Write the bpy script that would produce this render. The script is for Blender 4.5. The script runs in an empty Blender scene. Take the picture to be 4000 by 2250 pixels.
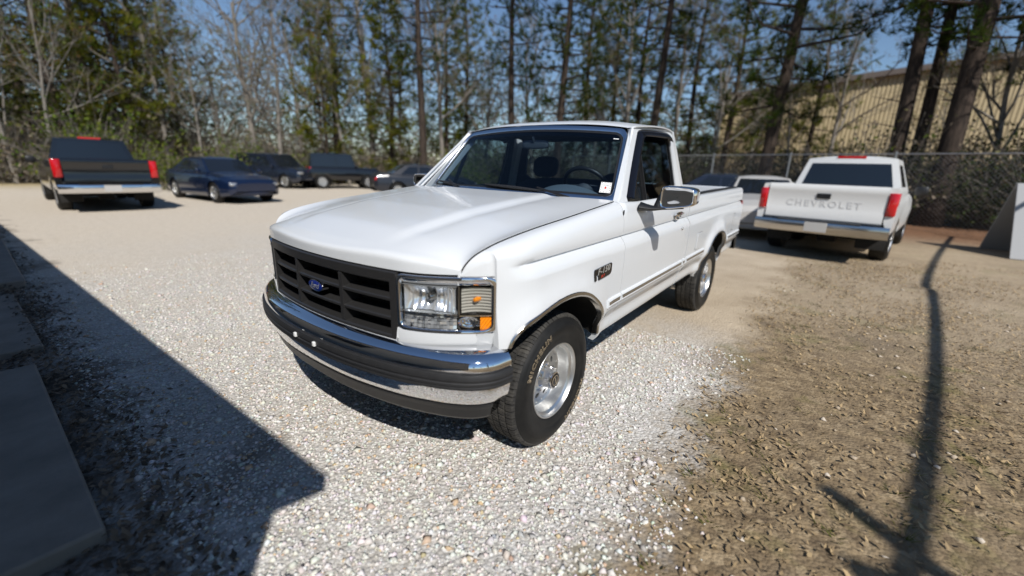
import bpy, bmesh, math, random
import numpy as np
from mathutils import Vector, Matrix

# ------------------------------------------------------------------ camera, sky, sun, exposure
scene = bpy.context.scene
COL = scene.collection
CAM = Vector((1.7958, 1.9661, 1.4336))
cF = Vector((-0.7662036, -0.5809769, -0.27458674))
cR = Vector((-0.61101176, 0.79100082, 0.03134239))
cU = Vector((-0.19898913, -0.19179038, 0.96105139))
cam_data = bpy.data.cameras.new("camera")
cam = bpy.data.objects.new("camera", cam_data)
COL.objects.link(cam)
M = Matrix((cR, cU, -cF)).transposed().to_4x4()
M.translation = CAM
cam.matrix_world = M
cam_data.sensor_width = 36.0
cam_data.lens = 14.892
cam_data.clip_start = 0.02
cam_data.clip_end = 2000
cam_data.dof.use_dof = True
cam_data.dof.focus_distance = 2.45
cam_data.dof.aperture_fstop = 14.892e-3 / 0.0195
scene.camera = cam

KX, KY = 0.60, 0.80                     # sun comes from (+KX, +KY, 1)
SUN_DIR = Vector((KX, KY, 1)).normalized()
SUN_EL = math.asin(SUN_DIR.z)
SUN_AZ = math.atan2(SUN_DIR.x, SUN_DIR.y)
world = bpy.data.worlds.new("World")
scene.world = world
world.use_nodes = True
wn = world.node_tree.nodes
wl = world.node_tree.links
bgn = wn["Background"]
sky = wn.new("ShaderNodeTexSky")
sky.sky_type = 'NISHITA'
sky.sun_disc = False
sky.sun_elevation = SUN_EL
sky.sun_rotation = SUN_AZ
sky.air_density = 1.0
sky.altitude = 200
sky.dust_density = 0.0
sky.ozone_density = 4.0
wl.new(sky.outputs[0], bgn.inputs[0])
bgn.inputs[1].default_value = 0.088
sun_data = bpy.data.lights.new("sun", 'SUN')
sun_data.energy = 4.6
sun_data.angle = math.radians(0.53)
sun_data.color = (1.0, 0.965, 0.915)
sun = bpy.data.objects.new("sun", sun_data)
COL.objects.link(sun)
sun.location = (8, 8, 12)
sun.rotation_euler = SUN_DIR.to_track_quat('Z', 'Y').to_euler()
scene.view_settings.view_transform = 'Standard'
scene.view_settings.look = 'None'
scene.view_settings.exposure = 0.10
scene.view_settings.gamma = 1.0
scene.render.engine = 'CYCLES'
scene.cycles.use_denoising = True
scene.cycles.max_bounces = 8
scene.cycles.transparent_max_bounces = 16
scene.cycles.sample_clamp_indirect = 6
scene.cycles.caustics_reflective = False
scene.cycles.caustics_refractive = False

# ------------------------------------------------------------------ helpers
RNG = random.Random(7)

class MB:
    def __init__(self):
        self.v = []
        self.f = []
    def add(self, verts, faces):
        o = len(self.v)
        self.v += [tuple(p) for p in verts]
        self.f += [tuple(i + o for i in f) for f in faces]
        return self
    def grid(self, rows, cu=False, cv=False, flip=False):
        n, m = len(rows), len(rows[0])
        vs = [p for r in rows for p in r]
        fs = []
        for i in range(n if cv else n - 1):
            for j in range(m if cu else m - 1):
                a, b = i * m + j, i * m + (j + 1) % m
                c, d = ((i + 1) % n) * m + (j + 1) % m, ((i + 1) % n) * m + j
                fs.append((a, d, c, b) if flip else (a, b, c, d))
        return self.add(vs, fs)
    def box(self, c, s, R=None):
        c = Vector(c)
        vs = []
        for dx in (-.5, .5):
            for dy in (-.5, .5):
                for dz in (-.5, .5):
                    p = Vector((dx * s[0], dy * s[1], dz * s[2]))
                    vs.append(c + (R @ p if R else p))
        return self.add(vs, [(0, 1, 3, 2), (4, 6, 7, 5), (0, 4, 5, 1), (2, 3, 7, 6), (0, 2, 6, 4), (1, 5, 7, 3)])
    def bar(self, a, b, w, h, up=(0, 0, 1)):
        a, b = Vector(a), Vector(b)
        d = (b - a)
        L = d.length
        d.normalize()
        s = d.cross(Vector(up))
        if s.length < 1e-5:
            s = d.cross(Vector((1, 0, 0)))
        s.normalize()
        u = s.cross(d)
        R = Matrix((d, s, u)).transposed()
        return self.box((a + b) / 2, (L, w, h), R)
    def tube(self, path, rad, n=8, cap=True):
        path = [Vector(p) for p in path]
        k = len(path)
        if not hasattr(rad, '__len__'):
            rad = [rad] * k
        rows = []
        ref = None
        for i, p in enumerate(path):
            d = path[min(i + 1, k - 1)] - path[max(i - 1, 0)]
            if d.length < 1e-9:
                d = Vector((0, 0, 1))
            d.normalize()
            if ref is None:
                ref = Vector((0, 0, 1)) if abs(d.z) < .9 else Vector((1, 0, 0))
            s = d.cross(ref).normalized()
            ref = s.cross(d).normalized()
            rows.append([p + (s * math.cos(2 * math.pi * j / n) + ref * math.sin(2 * math.pi * j / n)) * rad[i] for j in range(n)])
        o = len(self.v)
        self.grid(rows, cu=True)
        if cap:
            self.f.append(tuple(o + j for j in range(n))[::-1])
            self.f.append(tuple(o + (k - 1) * n + j for j in range(n)))
        return self
    def revolve(self, prof, n=32, c=(0, 0, 0), axis='y', closed=False):
        """prof: list of (radius, height along axis)"""
        rows = []
        for r, h in prof:
            row = []
            for j in range(n):
                t = 2 * math.pi * j / n
                a, b = r * math.cos(t), r * math.sin(t)
                p = {'y': (a, h, b), 'z': (a, b, h), 'x': (h, a, b)}[axis]
                row.append((p[0] + c[0], p[1] + c[1], p[2] + c[2]))
            rows.append(row)
        return self.grid(rows, cu=True, cv=closed)
    def extrude(self, pts, vec, cap=True):
        """closed polygon pts (3d) extruded by vec"""
        n = len(pts)
        vec = Vector(vec)
        vs = [Vector(p) for p in pts] + [Vector(p) + vec for p in pts]
        fs = [(i, (i + 1) % n, n + (i + 1) % n, n + i) for i in range(n)]
        if cap:
            fs += [tuple(range(n))[::-1], tuple(range(n, 2 * n))]
        return self.add(vs, fs)
    def xf(self, fn):
        self.v = [tuple(fn(p)) for p in self.v]
        return self
    def build(self, name, mat, parent=None, smooth=True, sharp=35, bevel=0, solid=0, fixn=True, data=None):
        me = bpy.data.meshes.new(name)
        me.from_pydata([tuple(map(float, p)) for p in self.v], [], self.f)
        if fixn:
            bm = bmesh.new()
            bm.from_mesh(me)
            bmesh.ops.recalc_face_normals(bm, faces=bm.faces)
            bm.to_mesh(me)
            bm.free()
        me.materials.append(mat)
        if smooth:
            me.polygons.foreach_set('use_smooth', [True] * len(me.polygons))
            if sharp:
                me.set_sharp_from_angle(angle=math.radians(sharp))
        me.update()
        o = bpy.data.objects.new(name, me)
        COL.objects.link(o)
        if parent:
            o.parent = parent
        if solid:
            m = o.modifiers.new('solid', 'SOLIDIFY')
            m.thickness = solid
            m.offset = 0
        if bevel:
            m = o.modifiers.new('bevel', 'BEVEL')
            m.width = bevel
            m.segments = 2
            m.limit_method = 'ANGLE'
            m.angle_limit = math.radians(40)
        return o

def tag(o, label=None, cat=None, group=None, kind=None):
    if label: o['label'] = label
    if cat: o['category'] = cat
    if group: o['group'] = group
    if kind: o['kind'] = kind
    return o

def empty(name, loc=(0, 0, 0), rz=0.0):
    e = bpy.data.objects.new(name, None)
    COL.objects.link(e)
    e.location = loc
    e.rotation_euler = (0, 0, rz)
    e.empty_display_size = .2
    return e

def copy_tree(o, parent=None):
    c = o.copy()
    COL.objects.link(c)
    c.parent = parent
    for ch in list(o.children):
        copy_tree(ch, c)
    return c

def lerp(a, b, t):
    return a + (b - a) * t

def vlerp(a, b, t):
    return tuple(x + (y - x) * t for x, y in zip(a, b))

def smooth01(t):
    t = max(0., min(1., t))
    return t * t * (3 - 2 * t)

def catmull(pts, n):
    """resample a polyline of tuples to n points with a catmull-rom spline"""
    P = [np.array(p, float) for p in pts]
    P = [2 * P[0] - P[1]] + P + [2 * P[-1] - P[-2]]
    segs = len(P) - 3
    out = []
    for i in range(n):
        t = i / (n - 1) * segs
        k = min(int(t), segs - 1)
        t -= k
        a, b, c, d = P[k:k + 4]
        out.append(tuple(.5 * (2 * b + (c - a) * t + (2 * a - 5 * b + 4 * c - d) * t * t + (3 * b - a - 3 * c + d) * t ** 3)))
    return out

# ------------------------------------------------------------------ materials
def mat(name, col=(.5, .5, .5), rough=.5, metal=0., spec=.5, coat=0., emit=None):
    m = bpy.data.materials.new(name)
    m.use_nodes = True
    b = m.node_tree.nodes['Principled BSDF']
    b.inputs['Base Color'].default_value = (*col, 1)
    b.inputs['Roughness'].default_value = rough
    b.inputs['Metallic'].default_value = metal
    b.inputs['Specular IOR Level'].default_value = spec
    b.inputs['Coat Weight'].default_value = coat
    b.inputs['Coat Roughness'].default_value = .04
    if emit:
        b.inputs['Emission Color'].default_value = (*emit, 1)
        b.inputs['Emission Strength'].default_value = 1
    return m

class NT:
    """small node-tree helper"""
    def __init__(self, m):
        self.t = m.node_tree
        self.n = m.node_tree.nodes
        self.b = self.n['Principled BSDF']
    def node(self, typ, **kw):
        nd = self.n.new(typ)
        for k, v in kw.items():
            if k.startswith('i_'):
                nd.inputs[k[2:].replace('_', ' ')].default_value = v
            else:
                setattr(nd, k, v)
        return nd
    def link(self, a, b):
        self.t.links.new(a, b)
    def noise(self, scale, detail=4, rough=.55, vec=None, dist=0):
        nd = self.n.new('ShaderNodeTexNoise')
        nd.inputs['Scale'].default_value = scale
        nd.inputs['Detail'].default_value = detail
        nd.inputs['Roughness'].default_value = rough
        nd.inputs['Distortion'].default_value = dist
        if vec is not None: self.link(vec, nd.inputs['Vector'])
        return nd.outputs['Fac']
    def voro(self, scale, vec=None, feature='F1', out='Distance', rnd=1):
        nd = self.n.new('ShaderNodeTexVoronoi')
        nd.feature = feature
        nd.inputs['Scale'].default_value = scale
        nd.inputs['Randomness'].default_value = rnd
        if vec is not None: self.link(vec, nd.inputs['Vector'])
        return nd.outputs[out]
    def ramp(self, fac, stops, interp='LINEAR'):
        nd = self.n.new('ShaderNodeValToRGB')
        nd.color_ramp.interpolation = interp
        el = nd.color_ramp.elements
        while len(el) > 1: el.remove(el[0])
        el[0].position, el[0].color = stops[0][0], (*stops[0][1], 1) if len(stops[0][1]) == 3 else stops[0][1]
        for p, c in stops[1:]:
            e = el.new(p)
            e.color = (*c, 1)
        self.link(fac, nd.inputs[0])
        return nd.outputs[0]
    def mix(self, fac, a, b, typ='MIX'):
        nd = self.n.new('ShaderNodeMixRGB')
        nd.blend_type = typ
        for s, v in ((0, fac), (1, a), (2, b)):
            if hasattr(v, 'is_linked') or hasattr(v, 'links'):
                self.link(v, nd.inputs[s])
            else:
                nd.inputs[s].default_value = v if s == 0 else (*v, 1)
        return nd.outputs[0]
    def math(self, op, a, b=0., clamp=False):
        nd = self.n.new('ShaderNodeMath')
        nd.operation = op
        nd.use_clamp = clamp
        for s, v in ((0, a), (1, b)):
            if hasattr(v, 'links'): self.link(v, nd.inputs[s])
            else: nd.inputs[s].default_value = v
        return nd.outputs[0]
    def bump(self, h, strength=.3, dist=.01):
        nd = self.n.new('ShaderNodeBump')
        nd.inputs['Strength'].default_value = strength
        nd.inputs['Distance'].default_value = dist
        self.link(h, nd.inputs['Height'])
        self.link(nd.outputs[0], self.b.inputs['Normal'])
    def pos(self):
        return self.n.new('ShaderNodeNewGeometry').outputs['Position']
    def obj(self):
        return self.n.new('ShaderNodeTexCoord').outputs['Object']

def noisy(m, scale, amount=.15, rough_amt=.1, bump=0, bscale=None):
    """break up a plain material: colour, roughness, fine relief"""
    t = NT(m)
    base = tuple(t.b.inputs['Base Color'].default_value)[:3]
    f = t.noise(scale, 5, .6, t.obj())
    t.link(t.mix(f, tuple(c * (1 - amount) for c in base), tuple(min(1, c * (1 + amount)) for c in base)), t.b.inputs['Base Color'])
    r = t.b.inputs['Roughness'].default_value
    rr = t.math('MULTIPLY_ADD', f, rough_amt * 2)
    rr.node.inputs[2].default_value = r - rough_amt
    t.link(rr, t.b.inputs['Roughness'])
    if bump:
        t.bump(t.noise(bscale or scale * 8, 4, .6, t.obj()), bump, .002)
    return m

def glass(name, tint=(.75, .82, .84), rough=.0, ior=1.5, body=None):
    m = bpy.data.materials.new(name)
    m.use_nodes = True
    n, l = m.node_tree.nodes, m.node_tree.links
    n.remove(n['Principled BSDF'])
    out = n['Material Output']
    tr = n.new('ShaderNodeBsdfTransparent')
    tr.inputs[0].default_value = (*tint, 1)
    gl = n.new('ShaderNodeBsdfGlossy')
    gl.inputs['Roughness'].default_value = rough
    fr = n.new('ShaderNodeFresnel')
    ge = n.new('ShaderNodeNewGeometry')      # a pane reflects alike from both sides
    mi = n.new('ShaderNodeMath')
    mi.operation = 'MULTIPLY_ADD'
    mi.inputs[1].default_value = 1 / ior - ior
    mi.inputs[2].default_value = ior
    l.new(ge.outputs['Backfacing'], mi.inputs[0])
    l.new(mi.outputs[0], fr.inputs[0])
    mx = n.new('ShaderNodeMixShader')
    l.new(fr.outputs[0], mx.inputs[0])
    l.new(tr.outputs[0], mx.inputs[1])
    l.new(gl.outputs[0], mx.inputs[2])
    l.new(mx.outputs[0], out.inputs[0])
    return m

MT = {}
MT['paint'] = noisy(mat('white_paint', (.675, .695, .71), .25, coat=.5), 3, .012, .03)
MT['paint2'] = noisy(mat('aged_white_paint', (.74, .74, .72), .3, coat=.3), 2, .03, .05)
MT['chrome'] = noisy(mat('chrome', (.82, .82, .83), .045, 1.), 4, .02, .015)
MT['chrome2'] = noisy(mat('dull_chrome', (.55, .54, .52), .18, 1.), 6, .1, .06)
MT['alu'] = noisy(mat('polished_aluminium', (.66, .66, .65), .33, 1.), 30, .06, .05)
MT['black'] = noisy(mat('black_plastic', (.012, .012, .013), .42), 40, .3, .08, .15, 400)
MT['rubber'] = noisy(mat('rub_strip_rubber', (.02, .02, .021), .5), 30, .25, .1)
MT['gloss_black'] = mat('gloss_black', (.006, .006, .008), .08)
MT['grille'] = noisy(mat('grille_grey', (.035, .034, .034), .32, .3), 60, .15, .06)
MT['void'] = mat('unlit_cavity_black', (.004, .004, .004), .9)  # near-black that stands in for unlit cavities
MT['under'] = noisy(mat('underbody', (.012, .011, .010), .8), 12, .4, .1)
MT['trim'] = mat('window_trim_metal', (.72, .74, .78), .12, 1.)
MT['glass'] = glass('window_glass', (.36, .44, .48))
MT['ws'] = glass('windshield_glass', (.62, .72, .78))
MT['clear'] = glass('clear_lens', (.93, .94, .94))
MT['amber'] = mat('amber_lens', (.85, .27, .01), .1, coat=.6)
MT['red'] = mat('red_lens', (.5, .008, .012), .12, coat=.7)
MT['blue'] = mat('emblem_blue', (.005, .018, .16), .15, coat=.8)
MT['redprint'] = mat('red_print', (.55, .04, .02), .4)
MT['silver'] = mat('silver_print', (.52, .52, .5), .3, .6)
MT['dash'] = noisy(mat('blue_grey_vinyl', (.12, .15, .18), .55), 40, .1, .05)
MT['seat'] = noisy(mat('dark_blue_cloth', (.03, .036, .05), .85), 80, .25, .05)
MT['cabin'] = noisy(mat('cabin_trim', (.05, .06, .075), .7), 30, .15, .05)
MT['headliner'] = mat('headliner', (.10, .11, .13), .9)
MT['white'] = mat('white_print', (.8, .8, .78), .5)
MT['tan'] = mat('tan_letter', (.33, .26, .17), .6)
MT['stripe'] = mat('grey_stripe', (.42, .41, .40), .35, coat=.4)
MT['insert'] = noisy(mat('dark_metal_insert', (.36, .34, .31), .25, .8), 50, .1, .05)
# ------------------------------------------------------------------ the white pickup
def tyre_material():
    m = mat('tyre_rubber', (.016, .016, .016), .55, spec=.28)
    t = NT(m)
    p = t.obj()
    f = t.noise(9, 5, .65, p)
    dust = t.ramp(f, [(.42, (0, 0, 0)), (.75, (1, 1, 1))])
    t.link(t.mix(dust, (.007, .007, .007), (.018, .017, .015)), t.b.inputs['Base Color'])
    t.bump(t.noise(160, 3, .6, p), .12, .002)
    return m
MT['tyre'] = tyre_material()
m_ = mat('worn_tread', (.03, .029, .026), .8)
t_ = NT(m_)
t_.link(t_.mix(t_.ramp(t_.noise(22, 5, .7, t_.obj()), [(.35, (0, 0, 0)), (.7, (1, 1, 1))]), (.014, .0135, .013), (.060, .055, .047)), t_.b.inputs['Base Color'])
t_.bump(t_.noise(240, 3, .6, t_.obj()), .2, .002)
MT['tread'] = m_

RAKE = 0.0185
def sh(p):
    return (p[0], p[1], p[2] - RAKE * p[0])
def mir(p):
    return (p[0], -p[1], p[2])

truck = empty('pickup_truck')
tag(truck, 'clean white single-cab pickup truck with chrome bumper, parked on pale gravel', 'pickup truck')

def part(mb, name, m, parent=truck, body=True, **kw):
    if body: mb.xf(sh)
    return mb.build(name, MT[m] if isinstance(m, str) else m, parent, **kw)

# ---- plan curve of the nose, and side surface
def xf_nose(y):
    y = abs(y)
    return .785 - .165 * y * y - 1.1 * max(0, y - .55) ** 2
_ys = np.linspace(0, 1.1, 400)
_xs = np.array([xf_nose(y) for y in _ys])
def y_nose(x):
    return float(np.interp(-x, -_xs, _ys))
PZ = [.44, .452, .47, .55, .575, .60, .62, .645, .70, .78, .86, .94, .985, 1.012, 1.035, 1.046, 1.052, 1.06, 1.075]
PY = [.905, .918, .930, .938, .950, .966, .975, .981, .986, .988, .990, .990, .989, .979, .960, .951, .957, .966, .968]
FA = [(.470, .70), (.450, .743), (.396, .785), (.285, .817), (.143, .837), (0., .832), (-.13, .797), (-.235, .737), (-.31, .67), (-.352, .60), (-.378, .54), (-.392, .44)]
FA = catmull(FA, 46)
_fax = np.array([p[0] for p in FA])[::-1]
_faz = np.array([p[1] for p in FA])[::-1]
RXC = -3.0
def arch_front(x):
    if x >= .47: return .70
    if x <= -.392: return .44
    return float(np.interp(x, _fax, _faz))
def arch_rear(x):
    d = abs(x - RXC) / .46
    if d >= 1: return .44
    return .40 + .405 * (1 - d ** 2.3) ** (1 / 2.1)
_ra = [(RXC + .46 * math.cos(t), 0) for t in np.linspace(0, math.pi, 40)]
RA = [(x, arch_rear(x)) for x, _ in _ra]
def arch_dist(x, z, A):
    return min(math.hypot(x - a, z - b) for a, b in A)
def side_y(x, z):
    y = float(np.interp(z, PZ, PY))
    if x > .36 and .985 < z < 1.075:
        y = lerp(y, lerp(.989, .968, ((z - .985) / .09) ** 1.5), smooth01((x - .36) / .14))
    if x > .05:
        yn = y_nose(x) + .012
        k = .10
        h = max(k - abs(y - yn), 0) / k
        y = min(y, yn) - h * h * k * .25
    if -.75 < x < .75:
        d = arch_dist(x, z, FA)
        y += .024 * math.exp(-(d / .085) ** 2) * (1 if z < 1.0 else max(0, 1 - (z - 1.0) / .05))
    if abs(x - RXC) < .75:
        d = arch_dist(x, z, RA)
        y += .026 * math.exp(-(d / .085) ** 2) * (1 if z < 1.0 else max(0, 1 - (z - 1.0) / .05))
    return y

# hood side edge (x, y, z0)
HE = [(.603, .800, 1.020), (.592, .815, 1.055), (.560, .832, 1.090), (.50, .850, 1.118), (.40, .863, 1.142), (.20, .877, 1.170), (-.10, .885, 1.197), (-.35, .889, 1.220), (-.60, .892, 1.243)]
HEd = catmull(HE, 90)
_hx = np.array([p[0] for p in HEd])[::-1]
_hy = np.array([p[1] for p in HEd])[::-1]
_hz = np.array([p[2] for p in HEd])[::-1]
def hedge(x):
    return float(np.interp(x, _hx, _hy)), float(np.interp(x, _hx, _hz))

def top_edge(x):
    """upper end of the side sheet"""
    if x > -.60: return hedge(x)
    if x > -1.93: return .921, lerp(1.243, 1.232, smooth01((-.6 - x) / .3))
    return .935, 1.20
NL, NU = 26, 12
def side_col(x, zb):
    rows = []
    zl = [z for z in PZ if z >= .985]
    for j in range(NL):
        z = lerp(zb, .985, (j / NL))
        rows.append((x, side_y(x, z), z))
    for z in zl:
        rows.append((x, side_y(x, z), z))
    y0, z0 = rows[-1][1], rows[-1][2]
    y1, z1 = top_edge(x)
    for j in range(1, NU + 1):
        a = j / NU * math.pi / 2
        rows.append((x, y1 + (y0 - y1) * max(0, math.cos(a)) ** .75, z0 + (z1 - z0) * math.sin(a) ** .95))
    return rows
def side_sheet(xs, zbf, flange=None):
    cols = [side_col(x, zbf(x)) for x in xs]
    mb = MB()
    mb.grid(cols)
    # inward returns: bottom edge and both ends give the sheet its thickness
    mb.grid([[c[0] for c in cols], [(c[0][0], c[0][1] - .035, c[0][2] + .004) for c in cols]])
    mb.grid([cols[0], [(p[0], p[1] - .03, p[2]) for p in cols[0]]])
    mb.grid([cols[-1], [(p[0], p[1] - .03, p[2]) for p in cols[-1]]])
    mb.grid([[c[-1] for c in cols], [(c[-1][0], c[-1][1] - .003, c[-1][2] - .03) for c in cols]])
    return mb
def both(fn, name, m, **kw):
    """left part as modelled, right part mirrored"""
    a = part(fn(), name, m, **kw)
    b = part(fn().xf(mir), name, m, **kw)
    return a, b

XF = sorted(set([round(x, 4) for x in list(np.linspace(.512, -.592, 50)) + list(_fax)]), reverse=True)
def fender():
    mb = side_sheet(XF, arch_front)
    # nose of the fender over the lamp, up to the hood corner; same section as the column it grows from
    x0 = XF[0]
    base = [p for p in side_col(x0, arch_front(x0)) if p[2] >= 1.014]
    ib = next(k for k, p in enumerate(HEd) if p[0] <= x0)
    E0 = base[-1]
    yb0 = side_y(x0, 1.014)
    base = [(x0, yb0, 1.014)] + base
    sec = [((p[1] - E0[1]) / (yb0 - E0[1]), (p[2] - 1.014) / (E0[2] - 1.014)) for p in base]
    cols = []
    for i in range(17):
        s = i / 16
        y = lerp(yb0, .802, s)
        xb = lerp(x0, xf_nose(y), min(1, s * 4))
        E = E0 if i == 0 else HEd[int(round(lerp(ib, 0, s)))]
        if i == 0: E = (x0, E0[1], E0[2])
        cols.append([(E[0] + (xb - E[0]) * cc, E[1] + (y - E[1]) * cc, 1.014 + (E[2] - 1.014) * ss) for cc, ss in sec])
    mb.grid(cols)
    # lower lip wrapping forward under the lamp
    cols = []
    for i in range(9):
        s = i / 8
        y = lerp(y_nose(.512) + .012, .855, s)
        xb = .512 if i == 0 else xf_nose(y) + .004
        cols.append([(xb - .012 * (1 - k / 4), y - .010 * (1 - k / 4), lerp(.705, .768, k / 4)) for k in range(5)])
    mb.grid(cols)
    return mb
fl, fr_ = both(fender, 'fender', 'paint', sharp=40)
DX0, DX1 = -.598, -1.822
def door():
    return side_sheet(list(np.linspace(DX0, DX1, 46)), lambda x: .44)
dl, dr = both(door, 'door', 'paint', sharp=40)
def gap_strip(x, zs_=(.46, 1.20)):  # black strip behind a panel gap, standing in for its shade
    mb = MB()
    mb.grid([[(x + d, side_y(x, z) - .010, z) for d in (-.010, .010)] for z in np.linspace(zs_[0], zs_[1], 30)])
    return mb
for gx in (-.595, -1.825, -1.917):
    both(lambda: gap_strip(gx), 'panel_gap_shade', 'black', fixn=False)
def hood_gap_strip():  # strip along the hood gap; its colour stands in for light or shade
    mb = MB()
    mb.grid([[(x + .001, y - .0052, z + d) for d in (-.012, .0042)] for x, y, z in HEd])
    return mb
part(hood_gap_strip(), 'hood_gap_tone', 'black', fixn=False)  # black: the shade of the near gap put into colour
part(hood_gap_strip().xf(mir), 'hood_gap_tone', 'paint', fixn=False)  # body colour, added to keep the far gap from showing dark
def cab_corner():
    return side_sheet(list(np.linspace(-1.828, -1.905, 6)), lambda x: .44)
both(cab_corner, 'cab_corner', 'paint', sharp=40)
BX0, BX1 = -1.928, -4.14
XB = sorted(set([round(x, 4) for x in list(np.linspace(BX0, BX1, 60)) + [p[0] for p in RA]]), reverse=True)
def bedside():
    mb = side_sheet(XB, arch_rear)
    cols = []
    for x in (BX0, -2.5, -3.2, BX1):
        cols.append([(x, .935, 1.20), (x, .925, 1.203), (x, .865, 1.203), (x, .855, 1.197), (x, .855, .62)])
    mb.grid(cols)
    # rear corner post
    mb.grid([[(BX1, side_y(BX1, z), z) for z in (.70, .8, .9, 1.0)] , [(BX1 - .002, .80, z) for z in (.70, .8, .9, 1.0)]])
    return mb
bl, br = both(bedside, 'bedside', 'paint', sharp=40)

# wheel-arch bright lip moulding
def arch_lip(A, off):
    mb = MB()
    pts = [(x, side_y(x, z) - .002, z) for x, z in A if z > .47]
    rows = []
    for i, p in enumerate(pts):
        a, b = pts[max(i - 1, 0)], pts[min(i + 1, len(pts) - 1)]
        tx, tz = b[0] - a[0], b[2] - a[2]
        L = math.hypot(tx, tz)
        nx, nz = -tz / L * off, tx / L * off
        def q(d, y): return (p[0] + nx * d, y, p[2] + nz * d)
        rows.append([q(.020, p[1] - .001), q(.016, p[1] + .005), q(.002, p[1] + .006), q(-.006, p[1] + .001), q(-.007, p[1] - .03)])
    mb.grid(rows)
    return mb
both(lambda: arch_lip(FA, -1), 'arch_moulding', 'chrome2')
both(lambda: arch_lip(RA, 1), 'arch_moulding', 'chrome2')

# inner wheel wells
def well(A, x0):
    mb = MB()
    rows = []
    for x, z in A:
        if z < .45: continue
        y = side_y(x, z) - .03
        rows.append([(x, y, z + .012), (x0 + (x - x0) * 1.04, y - .06, z + .03), (x0 + (x - x0) * 1.04, .42, z + .03)])
    mb.grid(rows)
    mb.add([(r[-1][0], .42, r[-1][2]) for r in rows] + [(x0 - .4, .42, .40), (x0 + .4, .42, .40)], [tuple(range(len(rows))) + ((len(rows), len(rows) + 1) if rows[-1][2][0] < rows[0][2][0] else (len(rows) + 1, len(rows)))])
    return mb
both(lambda: well(FA, .03), 'wheel_well', 'under')
both(lambda: well(RA, RXC), 'wheel_well', 'under')

# ---- side mouldings, stripes, badge, fuel door, handles
def moulding(x0, x1, zlo=.648, zhi=.702):
    mb = MB()
    n = max(2, int(abs(x1 - x0) / .05))
    rows = []
    for i in range(n + 1):
        x = lerp(x0, x1, i / n)
        y = max(side_y(x, zlo), side_y(x, zhi))
        y -= .003
        rows.append([(x, y, zlo), (x, y + .012, zlo + .003), (x, y + .0155, zlo + .013), (x, y + .0125, zlo + .016), (x, y + .0125, zhi - .016), (x, y + .0155, zhi - .013), (x, y + .012, zhi - .003), (x, y, zhi)])
    mb.grid(rows)
    o = len(mb.v)
    for r in (rows[0], rows[-1]):
        mb.add(r, [tuple(range(8))])
    return mb
def mould_insert(x0, x1, zlo=.648, zhi=.702):
    mb = MB()
    n = max(2, int(abs(x1 - x0) / .05))
    s = 1 if x1 > x0 else -1
    x0 += s * .012; x1 -= s * .012
    rows = []
    for i in range(n + 1):
        x = lerp(x0, x1, i / n)
        y = max(side_y(x, zlo), side_y(x, zhi)) + .0108
        rows.append([(x, y - .004, zlo + .014), (x, y, zlo + .016), (x, y, zhi - .016), (x, y - .004, zhi - .014)])
    mb.grid(rows)
    return mb
for (a, b) in ((-.412, -.592), (-.606, -1.812), (-1.834, -1.90), (-1.938, -2.50), (-3.50, -4.12)):
    for s in (0, 1):
        g = (lambda mb: mb.xf(mir)) if s else (lambda mb: mb)
        o = part(g(moulding(a, b)), 'side_moulding', 'paint', sharp=50)
        part(g(mould_insert(a, b)), 'insert', 'insert', parent=o)
def stripe(x0, x1):
    mb = MB()
    n = max(3, int(abs(x1 - x0) / .04))
    rows = []
    for i in range(n + 1):
        x = lerp(x0, x1, i / n)
        rows.append([(x, side_y(x, z) + .0018, z) for z in (.566, .578, .59, .602, .612)])
    mb.grid(rows)
    return mb
for (a, b) in ((-.42, -.592), (-.606, -1.815), (-1.938, -2.50), (-3.50, -4.12)):
    both(lambda: stripe(a, b), 'side_stripe', 'stripe')

def plate_on_side(poly, lift=.003, thick=.004):
    """poly: (x,z) outline laid on the side surface"""
    mb = MB()
    n = len(poly)
    a = [(x, side_y(x, z) + lift - thick, z) for x, z in poly]
    b = [(x, side_y(x, z) + lift, z) for x, z in poly]
    mb.add(a + b, [tuple(range(n, 2 * n))] + [(i, (i + 1) % n, n + (i + 1) % n, n + i) for i in range(n)])
    return mb

def text_mesh(body, size, extrude=0.0, offset=0.0, shear=0.0, align='CENTER', spacing=1.0, res=3):
    cu = bpy.data.curves.new('txt', 'FONT')
    cu.body = body
    cu.size = size
    cu.extrude = extrude
    cu.offset = offset
    cu.shear = shear
    cu.align_x = align
    cu.align_y = 'CENTER'
    cu.space_character = spacing
    cu.resolution_u = res
    ob = bpy.data.objects.new('txt', cu)
    COL.objects.link(ob)
    dg = bpy.context.evaluated_depsgraph_get()
    me = bpy.data.meshes.new_from_object(ob.evaluated_get(dg))
    vs = [tuple(v.co) for v in me.vertices]
    fs = [tuple(p.vertices) for p in me.polygons]
    bpy.data.objects.remove(ob)
    bpy.data.curves.remove(cu)
    bpy.data.meshes.remove(me)
    mb = MB()
    mb.add(vs, fs)
    return mb

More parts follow.
